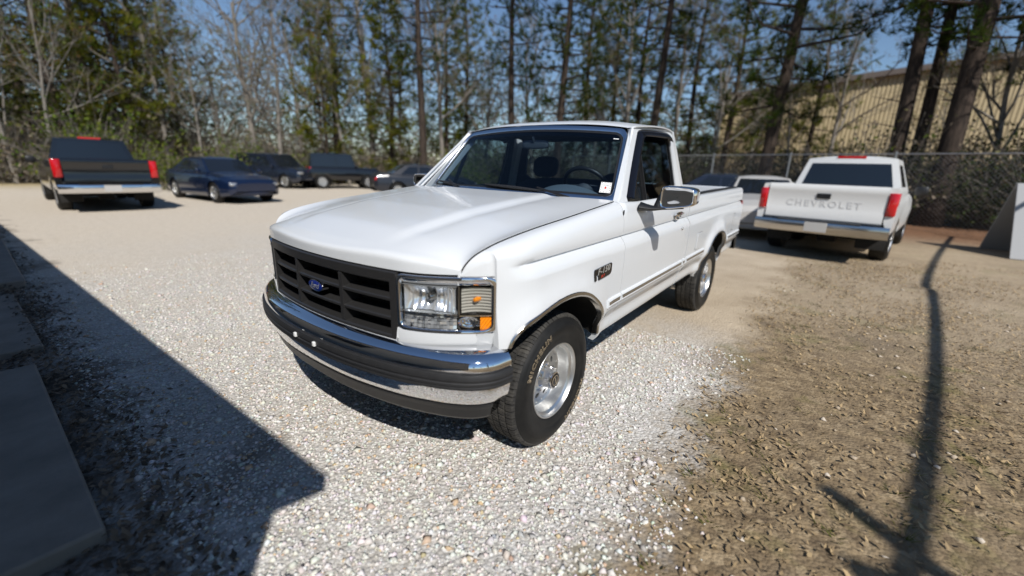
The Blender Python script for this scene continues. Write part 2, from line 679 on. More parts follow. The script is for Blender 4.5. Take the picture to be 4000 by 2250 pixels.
# badge: black plate with a stepped lower edge, silver F-150, red XLT  (text runs towards -x on the left side)
BX, BZ = -.306, .893
def bpl(u, v):
    return (BX - u, BZ + v * .76)
plate = [bpl(*p) for p in [(-.105, -.045), (-.105, .024), (-.098, .034), (.100, .044), (.108, .036), (.108, -.022), (.095, -.040), (-.055, -.048), (-.055, -.006), (-.085, -.006), (-.085, -.045)]]
badge = part(plate_on_side(plate, .007, .008), 'model_badge', 'gloss_black', sharp=30)
def side_text(body, size, u, v, m, lift, shear=.0, spacing=1., ext=.001, offset=0.):
    mb = text_mesh(body, size * .78, ext, offset, shear, spacing=spacing)
    mb.xf(lambda p: (p[0] * 1.28, p[1], p[2]))
    v = v * .76
    mb.xf(lambda p: (BX - (u + p[0]), side_y(BX - (u + p[0]), BZ + v + p[1]) + lift + p[2], BZ + v + p[1] + p[0] * .03))
    return part(mb, 'lettering', m, parent=badge, smooth=False)
side_text('F-150', .062, .004, .012, 'silver', .008, .15, 1.08, offset=.0008)
side_text('XLT', .026, -.008, -.030, 'redprint', .008, .1)

# fuel door: raised outline in the bed side
def ring_on_side(poly, w, lift):
    mb = MB()
    n = len(poly)
    cx = sum(p[0] for p in poly) / n
    cz = sum(p[1] for p in poly) / n
    inn = []
    for x, z in poly:
        dx, dz = cx - x, cz - z
        L = math.hypot(dx, dz)
        inn.append((x + dx / L * w, z + dz / L * w))
    mb.add([(x, side_y(x, z) + lift, z) for x, z in poly] + [(x, side_y(x, z) + lift, z) for x, z in inn], [(i, (i + 1) % n, n + (i + 1) % n, n + i) for i in range(n)])
    return mb
fd = [(-2.19, .735), (-2.20, .722), (-2.34, .722), (-2.352, .735), (-2.362, .868), (-2.352, .88), (-2.215, .88), (-2.203, .868)]
def shrink(poly, w):
    n = len(poly)
    cx = sum(p[0] for p in poly) / n
    cz = sum(p[1] for p in poly) / n
    return [(cx + (x - cx) * (1 - w), cz + (z - cz) * (1 - w)) for x, z in poly]
fo = part(ring_on_side(fd, .007, .0012), 'fuel_door_gap', 'black', fixn=False)
part(plate_on_side(shrink(fd, .06), .005, .007), 'fuel_door', 'paint', sharp=30, bevel=.002)
rr_ = [(-3.66, .74), (-3.74, .74), (-3.76, .90), (-3.75, .935), (-3.67, .935), (-3.66, .90)]
part(ring_on_side(rr_, .006, .0012), 'panel_recess', 'insert', fixn=False)

# door handle and lock
def handle():
    mb = MB()
    x, z = -1.60, 1.093
    y = side_y(x, z)
    rows = []
    for i in range(13):
        t = i / 12
        xx = lerp(-1.50, -1.70, t)
        b = math.sin(t * math.pi) ** .4
        rows.append([(xx, y + .004, z + .020 * b), (xx, y + .018, z + .022 * b), (xx, y + .024, z + .008), (xx, y + .021, z - .006 * b), (xx, y + .004, z - .008 * b)])
    mb.grid(rows)
    rows = []
    for i in range(9):
        t = i / 8
        a = t * math.pi * 2
        rows.append([(-1.60 + .062 * math.cos(a), y + .003, z - .018 + .026 * math.sin(a)), (-1.60 + .058 * math.cos(a), y + .009, z - .018 + .023 * math.sin(a)), (-1.60 + .046 * math.cos(a), y + .010, z - .018 + .017 * math.sin(a)), (-1.60, y - .006, z - .018)])
    mb.grid(rows)
    return mb
hl_, hr_ = both(handle, 'door_handle', 'chrome', sharp=50)
hl_.parent = dl
hr_.parent = dr
lk = MB().revolve([(.0, .008), (.009, .008), (.012, .004), (.013, -.002)], 16, (-1.70, side_y(-1.70, .975), .975))
part(lk, 'door_lock', 'chrome2', parent=dl)

# ---- hood
def hood_mesh():
    mb = MB()
    NX, NY = 44, 61
    rows = []
    ys = [math.copysign(abs(t) ** .9, t) for t in np.linspace(-1, 1, NY)]
    for i in range(NX):
        s = i / (NX - 1)
        row = []
        for t in ys:
            a = abs(t)
            # edge point on hood side edge for this station
            ke = lerp(len(HEd) - 1, 7, s)
            k0 = int(ke)
            k1 = min(k0 + 1, len(HEd) - 1)
            E = vlerp(HEd[k0], HEd[k1], ke - k0)
            y = (E[1] - .0065) * t
            xr = -.575 + .10 * (1 - t * t)
            xfro = xf_nose(y) - .032
            x = lerp(lerp(xr, xfro, s), E[0], a ** 6)
            ze = E[2] + .006
            zc = float(np.interp(x, [-.6, -.2, .2, .55, .72, .76], [1.264, 1.238, 1.203, 1.146, 1.098, 1.078]))
            w = a ** 3.8
            z = lerp(zc, ze, w)
            # raised centre section, bounded by two creases
            yc = lerp(.47, .40, s)
            dm = smooth01((yc + .05 - abs(y)) / .075)
            z += .012 * dm * smooth01((1 - s) / .25) - .004 * math.exp(-((abs(y) - yc - .055) / .03) ** 2) * smooth01((1 - s) / .25)
            row.append((x, y, z))
        rows.append(row)
    # rolled front lip
    last = rows[-1]
    for k in range(1, 8):
        a = k / 7
        row = []
        for p in last:
            y = p[1] * (1 - .012 * a)
            zb = 1.020
            bx = xf_nose(y) - .004
            row.append((lerp(p[0], bx, math.sin(min(1, a * 1.9) * math.pi / 2)), y, lerp(p[2], zb, a ** 1.5)))
        rows.append(row)
    rows.append([(p[0] - .02, p[1], p[2] - .001) for p in rows[-1]])
    mb.grid(rows)
    # turned-down side and rear flanges
    for e in (0, -1):
        mb.grid([[r[e] for r in rows], [(r[e][0], r[e][1] * .998, r[e][2] - .045) for r in rows]])
    mb.grid([rows[0], [(p[0], p[1], p[2] - .025) for p in rows[0]]])
    return mb
hood_o = part(hood_mesh(), 'hood', 'paint', sharp=40)

# cowl in front of the windscreen
def cowl():
    mb = MB()
    rows = []
    for t in np.linspace(-1, 1, 31):
        y = .886 * t
        xr = -.58 + .10 * (1 - t * t)
        zz = lerp(1.262, 1.243, abs(t) ** 2.6) - .004
        rows.append([(xr + .02, y, zz - .02), (xr - .006, y, zz - .016), (xr - .05, y, zz - .006), (-.735 + .112 * (1 - t * t), y * .985, 1.238 + .008 * (1 - t * t)), (-.80 + .11 * (1 - t * t), y * .97, 1.225)])
    mb.grid(rows)
    return mb
cw = part(cowl(), 'cowl', 'paint')
for y in (-.40, .02, .30):
    part(MB().revolve([(.0, .012), (.007, .010), (.012, 0)], 10, (-.60, y, 1.243), 'z'), 'washer_nozzle', 'black', parent=cw)

# ---- nose: fascia below grille, grille, lamps
def fascia():
    mb = MB()
    rows = []
    ys = list(np.linspace(0, .53, 12)) + [.548, .556, .562, .575] + list(np.linspace(.60, .855, 10))
    ys = [-y for y in ys[:0:-1]] + ys
    for y in ys:
        a = abs(y)
        zt = .712 if a < .552 else .772
        zb = lerp(.655, .705, smooth01((a - .3) / .55))
        x = xf_nose(y)
        zm = lerp(zb, zt, .55)
        rows.append([(x - .03, y, zt + .001), (x + .004, y, zt), (x + .006, y, zt - .008), (x + .001, y, zm), (x + .004, y, lerp(zb, zt, .35)), (x - .006, y, zb), (x - .05, y, zb - .02)])
    mb.grid(rows)
    return mb
part(fascia(), 'front_fascia', 'paint', sharp=45)

def nose_bar(y0, y1, z0, z1, depth, lift=0., proud=0., n=None, back_rise=0.):
    """a bar that follows the curved nose; back_rise lifts the rear upper edge"""
    mb = MB()
    n = n or max(2, int(abs(y1 - y0) / .04))
    rows = []
    for i in range(n + 1):
        y = lerp(y0, y1, i / n)
        x = xf_nose(y) + proud
        b = min(.006, (z1 - z0) * .25)
        rows.append([(x - depth, y, z0), (x - b, y, z0), (x, y, z0 + b), (x, y, z1 - b), (x - b, y, z1), (x - depth, y, z1 + back_rise)])
    mb.grid(rows, cu=True)
    mb.add(rows[0], [(0, 1, 2, 3, 4, 5)])
    mb.add(rows[-1], [(0, 1, 2, 3, 4, 5)])
    return mb
gr = part(nose_bar(-.553, .553, .964, 1.014, .10, proud=.004, back_rise=-.004), 'grille', 'grille', sharp=30)
part(nose_bar(-.553, .553, .700, .730, .10, proud=.004, back_rise=.006), 'grille_bar', 'grille', parent=gr, sharp=30)
for zc in (.888, .801):
    part(nose_bar(-.53, .53, zc - .009, zc + .009, .085, proud=-.002, back_rise=.014), 'grille_bar', 'grille', parent=gr, sharp=30)
for (a, b) in ((-.5535, -.520), (.520, .5535)):
    part(nose_bar(a, b, .7005, 1.0135, .10, proud=.0035, n=2), 'grille_bar', 'grille', parent=gr, sharp=30)
for (a, b) in ((-.213, -.190), (.190, .213)):
    part(nose_bar(a, b, .728, .966, .085, proud=.001, n=2), 'grille_bar', 'grille', parent=gr, sharp=30)
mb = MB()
mb.grid([[(xf_nose(y) - .088, y, z) for z in (.70, 1.012)] for y in np.linspace(-.57, .57, 25)])  # black sheet stands in for the shade behind the grille
part(mb, 'grille_cavity_shade', 'void')
# emblem
EX = xf_nose(0)
def oval(ry, rz, x0, dome, n=36):
    mb = MB()
    rows = []
    for k in range(6):
        f = 1 - k / 5
        rows.append([(x0 + dome * (1 - f * f), ry * f * math.cos(2 * math.pi * j / n), .862 + rz * f * math.sin(2 * math.pi * j / n)) for j in range(n)])
    rows.insert(0, [(x0 - .035, ry * math.cos(2 * math.pi * j / n), .862 + rz * math.sin(2 * math.pi * j / n)) for j in range(n)])
    mb.grid(rows, cu=True)
    return mb
em = part(oval(.066, .0285, EX + .008, .004), 'emblem', 'chrome', sharp=50)
part(oval(.0605, .0245, EX + .0095, .005), 'emblem_field', 'blue', parent=em, sharp=50)
tm = text_mesh('Ford', .040, .0004, 0, .45, spacing=.92)
tm.xf(lambda p: (EX + .0152 + p[2] - 6 * p[0] ** 2 * .2, p[0], .862 + p[1] + .002))
part(tm, 'emblem_lettering', 'silver', parent=em, smooth=False)

MT['lampchrome'] = mat('lamp_reflector_chrome', (.92, .93, .95), .16, .72)
MT['lampgrey'] = mat('frosted_lamp_reflector', (.46, .44, .39), .3, .15)
# lamps (left modelled, right mirrored)
LY0, LY1 = .562, .908
def lamp_pt(y, z, d=0.):
    """point on the lamp face, d behind it"""
    e = 1e-3
    tx, ty = xf_nose(y + e) - xf_nose(y - e), 2 * e
    L = math.hypot(tx, ty)
    nx, ny = ty / L, -tx / L
    return (xf_nose(y) - nx * d, y - ny * d, z)
def lamp_ring(y0, y1, z0, z1, w, d0, d1, rnd=.012):
    """rounded rectangular frame on the lamp face"""
    def outline(g, n=5):
        pts = []
        a, b, c, d = y0 + g, y1 - g, z0 + g, z1 - g
        r = max(.004, rnd - g)
        for (cy, cz, t0) in ((b - r, d - r, 0), (a + r, d - r, 90), (a + r, c + r, 180), (b - r, c + r, 270)):
            for k in range(n):
                t = math.radians(t0 + 90 * k / (n - 1))
                pts.append((cy + r * math.cos(t), cz + r * math.sin(t)))
        # insert points along long edges so the frame bends with the nose
        out = []
        for i, p in enumerate(pts):
            q = pts[(i + 1) % len(pts)]
            out.append(p)
            L = math.hypot(q[0] - p[0], q[1] - p[1])
            for k in range(1, int(L / .03) + 1):
                out.append((lerp(p[0], q[0], k / (int(L / .03) + 1)), lerp(p[1], q[1], k / (int(L / .03) + 1))))
        return out
    o0 = outline(0)
    def ring(g, d):
        # scale o0 towards the frame centre by g
        cy, cz = (y0 + y1) / 2, (z0 + z1) / 2
        sy, sz = 1 - 2 * g / (y1 - y0), 1 - 2 * g / (z1 - z0)
        return [lamp_pt(cy + (p[0] - cy) * sy, cz + (p[1] - cz) * sz, d) for p in o0]
    mb = MB()
    mb.grid([ring(0, d1), ring(0, d0 + .004), ring(w * .2, d0), ring(w * .8, d0), ring(w, d0 + .004), ring(w, d1)], cu=True)
    return mb
def lamp_panel(y0, y1, z0, z1, d, ny=10, nz=4, fn=None):
    mb = MB()
    mb.grid([[lamp_pt(lerp(y0, y1, i / ny), lerp(z0, z1, j / nz), d(i / ny, j / nz) if callable(d) else d) for j in range(nz + 1)] for i in range(ny + 1)])
    return mb
def lamp_side(sgn):
    g = (lambda mb: mb.xf(mir)) if sgn < 0 else (lambda mb: mb)
    rg = random.Random(3)
    bz = part(g(lamp_ring(LY0 - .006, LY1 + .006, .766, 1.012, .017, -.006, .06, .03)), 'headlight_bezel', 'chrome', sharp=50)
    part(g(lamp_panel(LY0, LY1 - .004, .775, 1.005, .075)), 'lamp_housing', 'black', parent=bz)
    zs = .850
    part(g(lamp_panel(LY0 + .006, LY1 - .004, .974, 1.000, lambda u, v: .001 + .012 * (1 - v) ** 2, 14, 5)), 'bezel_brow', 'chrome', parent=bz)
    def bowl(u, v):
        a, b = 2 * u - 1, 2 * v - 1
        return .012 + .055 * (1 - a * a) ** .7 * (1 - b * b * .6)
    # headlight reflector: a smooth bowl with broad vertical flutes and a stepped outer field
    def flute(u, v):
        f = bowl(u, v)
        if u > .58: return f + .010 * abs(math.sin(u * 40)) - .012
        return f + .005 * abs(math.sin(u * 22))
    part(g(lamp_panel(.585, .787, zs + .006, .966, flute, 40, 12)), 'headlight_reflector', 'lampchrome', parent=bz, sharp=30)
    # hooded bulb shield and bright side walls of the lamp box
    wl_ = MB()
    for (y0, z0, y1, z1) in ((.580, zs + .003, .792, zs + .003), (.580, .968, .792, .968)):
        wl_.grid([[lamp_pt(lerp(y0, y1, i / 8), z0, dd) for dd in (.002, .05)] for i in range(9)])
    part(g(wl_), 'lamp_wall', 'lampchrome', parent=bz, smooth=False)
    part(g(MB().revolve([(0, .012), (.014, .010), (.018, 0), (.019, -.02)], 16, lamp_pt(.686, .912, .045), 'x')), 'headlight_bulb', 'chrome2', parent=bz)
    # lower lens: small bright facets
    mb = MB()
    ny, nz = 18, 4
    for i in range(ny):
        for j in range(nz):
            k = .030 - .022 * (1 - j / nz) + rg.uniform(-.002, .002)
            tl, tv = rg.uniform(-.006, .006), rg.uniform(-.004, .004)
            q = [lamp_pt(lerp(.580, .790, (i + p) / ny), lerp(.785, zs - .006, (j + q) / nz), k + tl * (p - .5) + tv * (q - .5)) for p, q in ((0, 0), (1, 0), (1, 1), (0, 1))]
            mb.add(q, [(0, 1, 2, 3)])
    part(g(mb), 'lower_reflector', 'lampchrome', parent=bz, smooth=False)
    # corner lamp: ribbed clear with amber bulb
    part(g(lamp_panel(.806, .898, zs + .006, .962, lambda u, v: .026 + .006 * (int(v * 16) % 2) - .018 * (2 * u - 1) ** 2, 8, 32)), 'corner_reflector', MT['lampgrey'], parent=bz, smooth=False)
    part(g(MB().revolve([(0, .016), (.008, .013), (.011, 0), (.010, -.02)], 14, lamp_pt(.852, .912, .018), 'x')), 'corner_bulb', 'amber', parent=bz)
    # lower corner: clear bowl + amber reflector
    mb = MB()
    c0 = (.829, .815)
    rows = []
    for k in range(7):
        f = k / 6
        rows.append([lamp_pt(c0[0] + .034 * f * math.cos(t), c0[1] + .026 * f * math.sin(t), .035 - .026 * f + (.003 if k % 2 else 0)) for t in np.linspace(0, 2 * math.pi, 24, endpoint=False)])
    mb.grid(rows, cu=True)
    part(g(mb), 'parking_lamp_reflector', 'chrome', parent=bz, sharp=10)
    part(g(lamp_panel(.864, .905, .784, zs - .004, lambda u, v: .004 + .004 * ((int(u * 8) + int(v * 6)) % 2), 8, 6)), 'amber_reflector', 'amber', parent=bz, smooth=False)
    # dividers and clear covers
    part(g(lamp_ring(.576, .796, zs, .972, .008, -.003, .03)), 'headlight_rim', 'clear', parent=bz, sharp=50)
    part(g(lamp_panel(.580, .793, zs + .002, .969, -.001)), 'headlight_lens', 'clear', parent=bz)
    part(g(lamp_ring(.800, .904, zs - .002, .968, .006, -.003, .03)), 'corner_rim', 'clear', parent=bz, sharp=50)
    part(g(lamp_panel(.803, .902, zs + .001, .965, -.0005)), 'corner_lens', 'clear', parent=bz)
    part(g(lamp_panel(.576, .861, .783, zs - .006, -.001)), 'lower_lens', 'clear', parent=bz)
    part(g(lamp_panel(.572, .906, zs - .006, zs - .001, -.002)), 'lens_divider', 'chrome', parent=bz)
    part(g(lamp_panel(.796, .801, zs, .97, .002)), 'lens_divider', 'chrome2', parent=bz)
    return bz
lamp_side(1)
lamp_side(-1)

# ---- front bumper
BP = [(0, .860), (.3, .846), (.57, .798), (.75, .738), (.85, .690), (.92, .638), (.967, .57), (.985, .488)]
_bp = catmull([(-a, b) for a, b in BP[:0:-1]] + BP, 97)
def bsweep(sec, lim=None):
    mb = MB()
    rows = []
    for i, (y, x) in enumerate(_bp):
        if lim and abs(y) > lim: continue
        a, b = _bp[max(i - 1, 0)], _bp[min(i + 1, len(_bp) - 1)]
        ty, tx = b[0] - a[0], b[1] - a[1]
        L = math.hypot(tx, ty)
        nx, ny = ty / L, -tx / L
        rows.append([(x + nx * d, y + ny * d, z) for d, z in sec])
    mb.grid(rows)
    mb.add(rows[0], [tuple(range(len(sec)))])
    mb.add(rows[-1], [tuple(range(len(sec)))])
    return mb
bump = part(bsweep([(-.115, .700), (-.11, .712), (-.095, .716), (-.06, .708), (-.03, .694), (-.012, .679), (-.002, .660), (0, .640), (-.003, .630), (-.012, .626)]), 'front_bumper', 'chrome', sharp=50)
part(bsweep([(-.012, .630), (.008, .628), (.012, .618), (.013, .604), (.009, .601), (.009, .594), (.013, .591), (.013, .582), (.009, .579), (.009, .573), (.011, .570), (.009, .562), (-.012, .560)]), 'rub_strip', 'rubber', parent=bump, sharp=50)
part(bsweep([(-.012, .563), (-.004, .561), (-.005, .545), (-.012, .510), (-.024, .480), (-.045, .465), (-.08, .463)]), 'bumper_lower', 'chrome', parent=bump, sharp=50)
part(bsweep([(-.045, .472), (-.030, .466), (-.036, .446), (-.046, .436), (-.052, .400), (-.066, .384), (-.12, .382)], .972), 'valance', 'black', parent=bump, sharp=50)
for y in (-.09, .09):
    part(MB().box((xf_nose(0) + .090, y, .606), (.012, .018, .022)), 'plate_fastener', 'white', parent=bump, bevel=.002)
# ---- cab: windscreen, pillars, roof
from mathutils.geometry import tessellate_polygon
def ws_pt(s, t, off=0.):
    y = lerp(.849, .725, t) * s
    b = 1 - s * s
    x = lerp(-.716 + .100 * b, -1.086 + .055 * b, t)
    z = lerp(1.228 + .012 * b, 1.680 + .038 * b, t)
    return (x + off * .78, y + off * .15 * s, z + off * .62)
def rrect(r, n=6, k=24):
    """rounded outline of the (s,t) square; r = corner radii (s,t)"""
    pts = []
    for (cs, ct, a0, rs, rt) in ((1, 1, 0, r[0], r[1]), (-1, 1, 90, r[0], r[1]), (-1, 0, 180, r[0] * .7, r[1] * .7), (1, 0, 270, r[0] * .7, r[1] * .7)):
        for i in range(n):
            a = math.radians(a0 + 90 * i / (n - 1))
            sx = 1 if cs > 0 else -1
            px = cs - sx * rs + rs * math.cos(a)
            pt = (1 - rt if ct else rt) + rt * math.sin(a)
            pts.append((px, pt))
    out = []
    for i, p in enumerate(pts):
        q = pts[(i + 1) % len(pts)]
        out.append(p)
        L = math.hypot(q[0] - p[0], (q[1] - p[1]))
        m = int(L / .08)
        for j in range(1, m + 1):
            out.append((lerp(p[0], q[0], j / (m + 1)), lerp(p[1], q[1], j / (m + 1))))
    return out
RR = rrect((.075, .11))
def ws_ring(ds, dt, off):
    return [ws_pt(s * (1 - ds), .5 + (t - .5) * (1 - 2 * dt), off) for s, t in RR]
mb = MB()
mb.grid([ws_ring(0, 0, -.02), ws_ring(0, 0, .006), ws_ring(.006, .012, .011), ws_ring(.028, .050, .009), ws_ring(.036, .062, .003), ws_ring(.036, .062, -.012)], cu=True)
trim = part(mb, 'windscreen_trim', 'trim', sharp=50)
mb = MB()
mb.grid([ws_ring(.034, .060, .0005), ws_ring(.052, .088, .0005)], cu=True)
part(mb, 'windscreen_seal', 'black', parent=trim)
mb = MB()
mb.grid([[ws_pt(s, t, 0) for s in np.linspace(-.965, .965, 33)] for t in np.linspace(.055, .945, 13)])
wsg = part(mb, 'windscreen', 'ws')
# tinted band along the top edge of the glass
mb = MB()
mb.grid([[ws_pt(s, t, -.003) for s in np.linspace(-.96, .96, 33)] for t in (.86, .90, .945)])
part(mb, 'shade_band', glass('shade_band_glass', (.10, .13, .20)), parent=wsg)
# sticker on the glass, inspection card and small logo decal
def ws_patch(s0, s1, t0, t1, off, n=3):
    mb = MB()
    mb.grid([[ws_pt(lerp(s0, s1, i / n), lerp(t0, t1, j / n), off) for j in range(n + 1)] for i in range(n + 1)])
    return mb
st = part(ws_patch(.862, .945, .110, .245, .002), 'windscreen_sticker', 'white', parent=wsg, smooth=False)
mb = MB()
for i in range(4):
    for (a, b) in ((.868 + .022 * i, .118), (.868 + .022 * i, .232)):
        mb.grid([[ws_pt(a + du, b + dv, .0025) for dv in (0, .007)] for du in (0, .006)])
    for (a, b) in ((.868, .140 + .024 * i), (.934, .140 + .024 * i)):
        mb.grid([[ws_pt(a + du, b + dv, .0025) for dv in (0, .007)] for du in (0, .006)])
part(mb, 'sticker_marks', 'gloss_black', parent=st, smooth=False)
part(ws_patch(.896, .910, .160, .188, .0026, 1), 'sticker_emblem', 'redprint', parent=st, smooth=False)
part(ws_patch(.882, .925, .205, .210, .0026, 1), 'sticker_line', 'dash', parent=st, smooth=False)
part(ws_patch(.878, .928, .842, .853, .002, 2), 'shop_decal', 'white', parent=wsg, smooth=False)

def GY(z, x=-1.7):
    return .917 - .273 * (z - 1.218) - .032 * max(0, (z - 1.218) / .47) * smooth01((x + 1.62) / .50)
DOF_ = [(-.602, 1.232), (-.66, 1.262), (-1.098, 1.683), (-1.140, 1.700), (-1.25, 1.706), (-1.66, 1.712), (-1.745, 1.703), (-1.772, 1.672), (-1.822, 1.30), (-1.822, 1.205)]
WO = [(-.745, 1.266), (-.750, 1.225), (-.80, 1.203), (-1.20, 1.205), (-1.685, 1.212), (-1.705, 1.24), (-1.714, 1.45), (-1.712, 1.625), (-1.69, 1.665), (-1.60, 1.684), (-1.23, 1.678), (-1.165, 1.666), (-1.122, 1.638)]
def inset(poly, w):
    n = len(poly)
    out = []
    A = sum(poly[i][0] * poly[(i + 1) % n][1] - poly[(i + 1) % n][0] * poly[i][1] for i in range(n))
    sg = 1 if A > 0 else -1
    for i in range(n):
        a, b, c = poly[i - 1], poly[i], poly[(i + 1) % n]
        d1 = Vector((b[0] - a[0], b[1] - a[1])).normalized()
        d2 = Vector((c[0] - b[0], c[1] - b[1])).normalized()
        n1, n2 = Vector((-d1.y, d1.x)) * sg, Vector((-d2.y, d2.x)) * sg
        m = (n1 + n2)
        m = m / max(.35, m.length_squared) * 2 if m.length > 1e-6 else n1
        out.append((b[0] + m.x * w, b[1] + m.y * w))
    return out
def gpt(x, z, off=0.):
    return (x, GY(z, x) + off, z + off * .25)
def poly_hole(outer, hole, fn):
    lo = [Vector((p[0], p[1], 0)) for p in outer]
    lh = [Vector((p[0], p[1], 0)) for p in hole]
    tri = tessellate_polygon([lo, lh])
    mb = MB()
    mb.add([fn(*p) for p in outer] + [fn(*p) for p in hole], [tuple(t) for t in tri])
    return mb
WI = inset(WO, .020)
def door_frame():
    outer = DOF_ + [(-.90, 1.19)]
    mb = poly_hole(DOF_, WO, lambda x, z: gpt(x, z, 0))
    n = len(WO)
    mb.grid([[gpt(*p, 0) for p in WO], [gpt(*p, -.02) for p in WO]], cu=True)
    mb.grid([[gpt(*p, 0) for p in DOF_], [gpt(*p, -.03) for p in DOF_]])
    return mb
dfl, dfr = both(door_frame, 'window_frame', 'paint', sharp=30)
dfl.parent, dfr.parent = dl, dr
def door_liner():
    mb = poly_hole(inset(DOF_, .004), inset(WO, .012), lambda x, z: gpt(x, z, -.034))
    mb.grid([[gpt(*p, -.02) for p in WO], [gpt(*p, -.034) for p in inset(WO, .012)]], cu=True)
    # inner door card
    mb.grid([[(x, y, z) for (y, z) in ((.885, 1.215), (.87, 1.19), (.86, .95), (.87, .50))] for x in np.linspace(-.62, -1.82, 6)])
    return mb
both(door_liner, 'door_lining', 'cabin', sharp=30)
def black_seal():
    mb = poly_hole(WO, WI, lambda x, z: gpt(x, z, -.008))
    mb.grid([[gpt(*p, -.008) for p in WI], [gpt(*p, -.022) for p in WI]], cu=True)
    # division bar of the vent pane
    for x0, z0, x1, z1 in ((-1.040, 1.205, -1.140, 1.655),):
        mb.bar(gpt(x0, z0, -.010), gpt(x1, z1, -.010), .012, .034, up=(0, 1, .27))
    return mb
both(black_seal, 'window_seal', 'black', sharp=30)
def side_glass():
    mb = MB()
    W2 = inset(WO, .012)
    mb.add([gpt(*p, -.016) for p in W2], [tuple(range(len(W2)))])
    return mb
sgl, sgr = both(side_glass, 'side_window', 'glass')
# smoked vent visor over the front and upper edge of the opening
def visor():
    path = [(-.742, 1.262), (-.87, 1.40), (-1.00, 1.53), (-1.115, 1.641), (-1.15, 1.671), (-1.22, 1.688), (-1.40, 1.694), (-1.60, 1.692), (-1.69, 1.676), (-1.722, 1.635)]
    path = catmull(path, 40)
    inn = catmull([(-.800, 1.248), (-.92, 1.375), (-1.045, 1.50), (-1.155, 1.603), (-1.18, 1.626), (-1.23, 1.638), (-1.40, 1.640), (-1.60, 1.640), (-1.66, 1.632), (-1.685, 1.615)], 40)
    mb = MB()
    rows = []
    for p, q in zip(path, inn):
        rows.append([gpt(*p, .001), gpt(*vlerp(p, q, .12), .014), gpt(*vlerp(p, q, .5), .026), gpt(*vlerp(p, q, .9), .030), gpt(*q, .027), gpt(*vlerp(p, q, .5), .021), gpt(*p, -.002)])
    mb.grid(rows)
    return mb
both(visor, 'vent_visor', 'gloss_black', sharp=60)

# A pillars
def a_pillar():
    mb = MB()
    A = [ws_pt(1, t, .004) for t in np.linspace(-.02, 1.0, 14)]
    B = [gpt(lerp(-.600, -1.094, t), lerp(1.243, 1.690, t), .001) for t in np.linspace(0, 1, 14)]
    rows = []
    for a, b in zip(A, B):
        m = vlerp(a, b, .5)
        rows.append([(a[0] - .01, a[1] - .01, a[2] - .01), a, (m[0] + .012, m[1] + .008, m[2] + .004), b, (b[0], b[1] - .03, b[2])])
    mb.grid(rows)
    return mb
both(a_pillar, 'a_pillar', 'paint', sharp=60)
def a_lining():
    mb = MB()
    rows = []
    for t in np.linspace(-.05, 1.0, 10):
        a = ws_pt(.95, t, -.03)
        b = gpt(lerp(-.66, -1.11, t), lerp(1.243, 1.690, t), -.045)
        rows.append([a, vlerp(vlerp(a, b, .5), (a[0] - .05, a[1] - .05, a[2] - .02), .5), b])
    mb.grid(rows)
    return mb
both(a_lining, 'pillar_lining', 'dash')

# roof
def roof_pt(u, v, dz=0.):
    """u across -1..1, v 0 front .. 1 rear"""
    b = 1 - u * u
    a = abs(u)
    x = lerp(-1.090 + .055 * b, -1.905, v)
    yh = lerp(.733, .772, smooth01(v / .25)) if v < .6 else lerp(.772, .745, smooth01((v - .6) / .4))
    y = yh * (u if a < .8 else math.copysign(.8 + (a - .8) * 1.0, u))
    zc = float(np.interp(v, [0, .05, .2, .5, .8, .93, 1.0], [1.727, 1.745, 1.765, 1.775, 1.763, 1.738, 1.690]))
    ze = float(np.interp(v, [0, .05, .2, .5, .8, .93, 1.0], [1.690, 1.702, 1.716, 1.722, 1.714, 1.690, 1.640]))
    z = ze + (zc - ze) * (1 - a ** 3.2)
    return (x, y, z + dz)
mb = MB()
mb.grid([[roof_pt(u, v) for u in np.linspace(-1, 1, 33)] for v in [0, .02, .05, .1, .15, .2, .3, .4, .5, .6, .7, .8, .87, .93, .97, 1]])
roof = part(mb, 'roof', 'paint', sharp=40)
mb = MB()
mb.grid([[roof_pt(u * .97, v, -.035) for u in np.linspace(-1, 1, 15)] for v in [0, .1, .3, .6, .9, 1]])
part(mb, 'headliner', 'headliner')
def rail():
    mb = MB()
    P = [(-1.075, .738, 1.688), (-1.10, .750, 1.698), (-1.16, .758, 1.706), (-1.38, .778, 1.720), (-1.60, .786, 1.722), (-1.74, .782, 1.712), (-1.82, .772, 1.692)]
    P = catmull(P, 24)
    rows = []
    for x, y, z in P:
        rows.append([(x, y - .025, z + .002), (x, y + .006, z + .004), (x, y + .014, z), (x, y + .012, z - .007), (x, y - .02, z - .010)])
    mb.grid(rows)
    return mb
both(rail, 'drip_rail', 'paint', sharp=60)

# rear pillar and back wall with window opening
def rear_pillar():
    mb = MB()
    rows = []
    for t in np.linspace(0, 1, 14):
        z = lerp(1.20, 1.712, t)
        a = gpt(lerp(-1.826, -1.772, t), z, 0)
        c = (lerp(-1.945, -1.885, t), GY(z) - .055, z)
        b = (lerp(-1.925, -1.862, t), GY(z) - .008, z)
        rows.append([(a[0], a[1] - .03, a[2]), a, vlerp(a, b, .6), b, c])
    mb.grid(rows)
    return mb
both(rear_pillar, 'rear_pillar', 'paint', sharp=50)
def bw(y, z):
    return (lerp(-1.945, -1.890, (z - 1.2) / .5) - .004, y, z)
ow = [(-.87, 1.10), (.87, 1.10), (.865, 1.22), (.745, 1.66), (.60, 1.695), (-.60, 1.695), (-.745, 1.66), (-.865, 1.22)]
hw = [(-.66, 1.295), (.66, 1.295), (.72, 1.33), (.68, 1.60), (.62, 1.645), (-.62, 1.645), (-.68, 1.60), (-.72, 1.33)]
mb = poly_hole(ow, hw, bw)
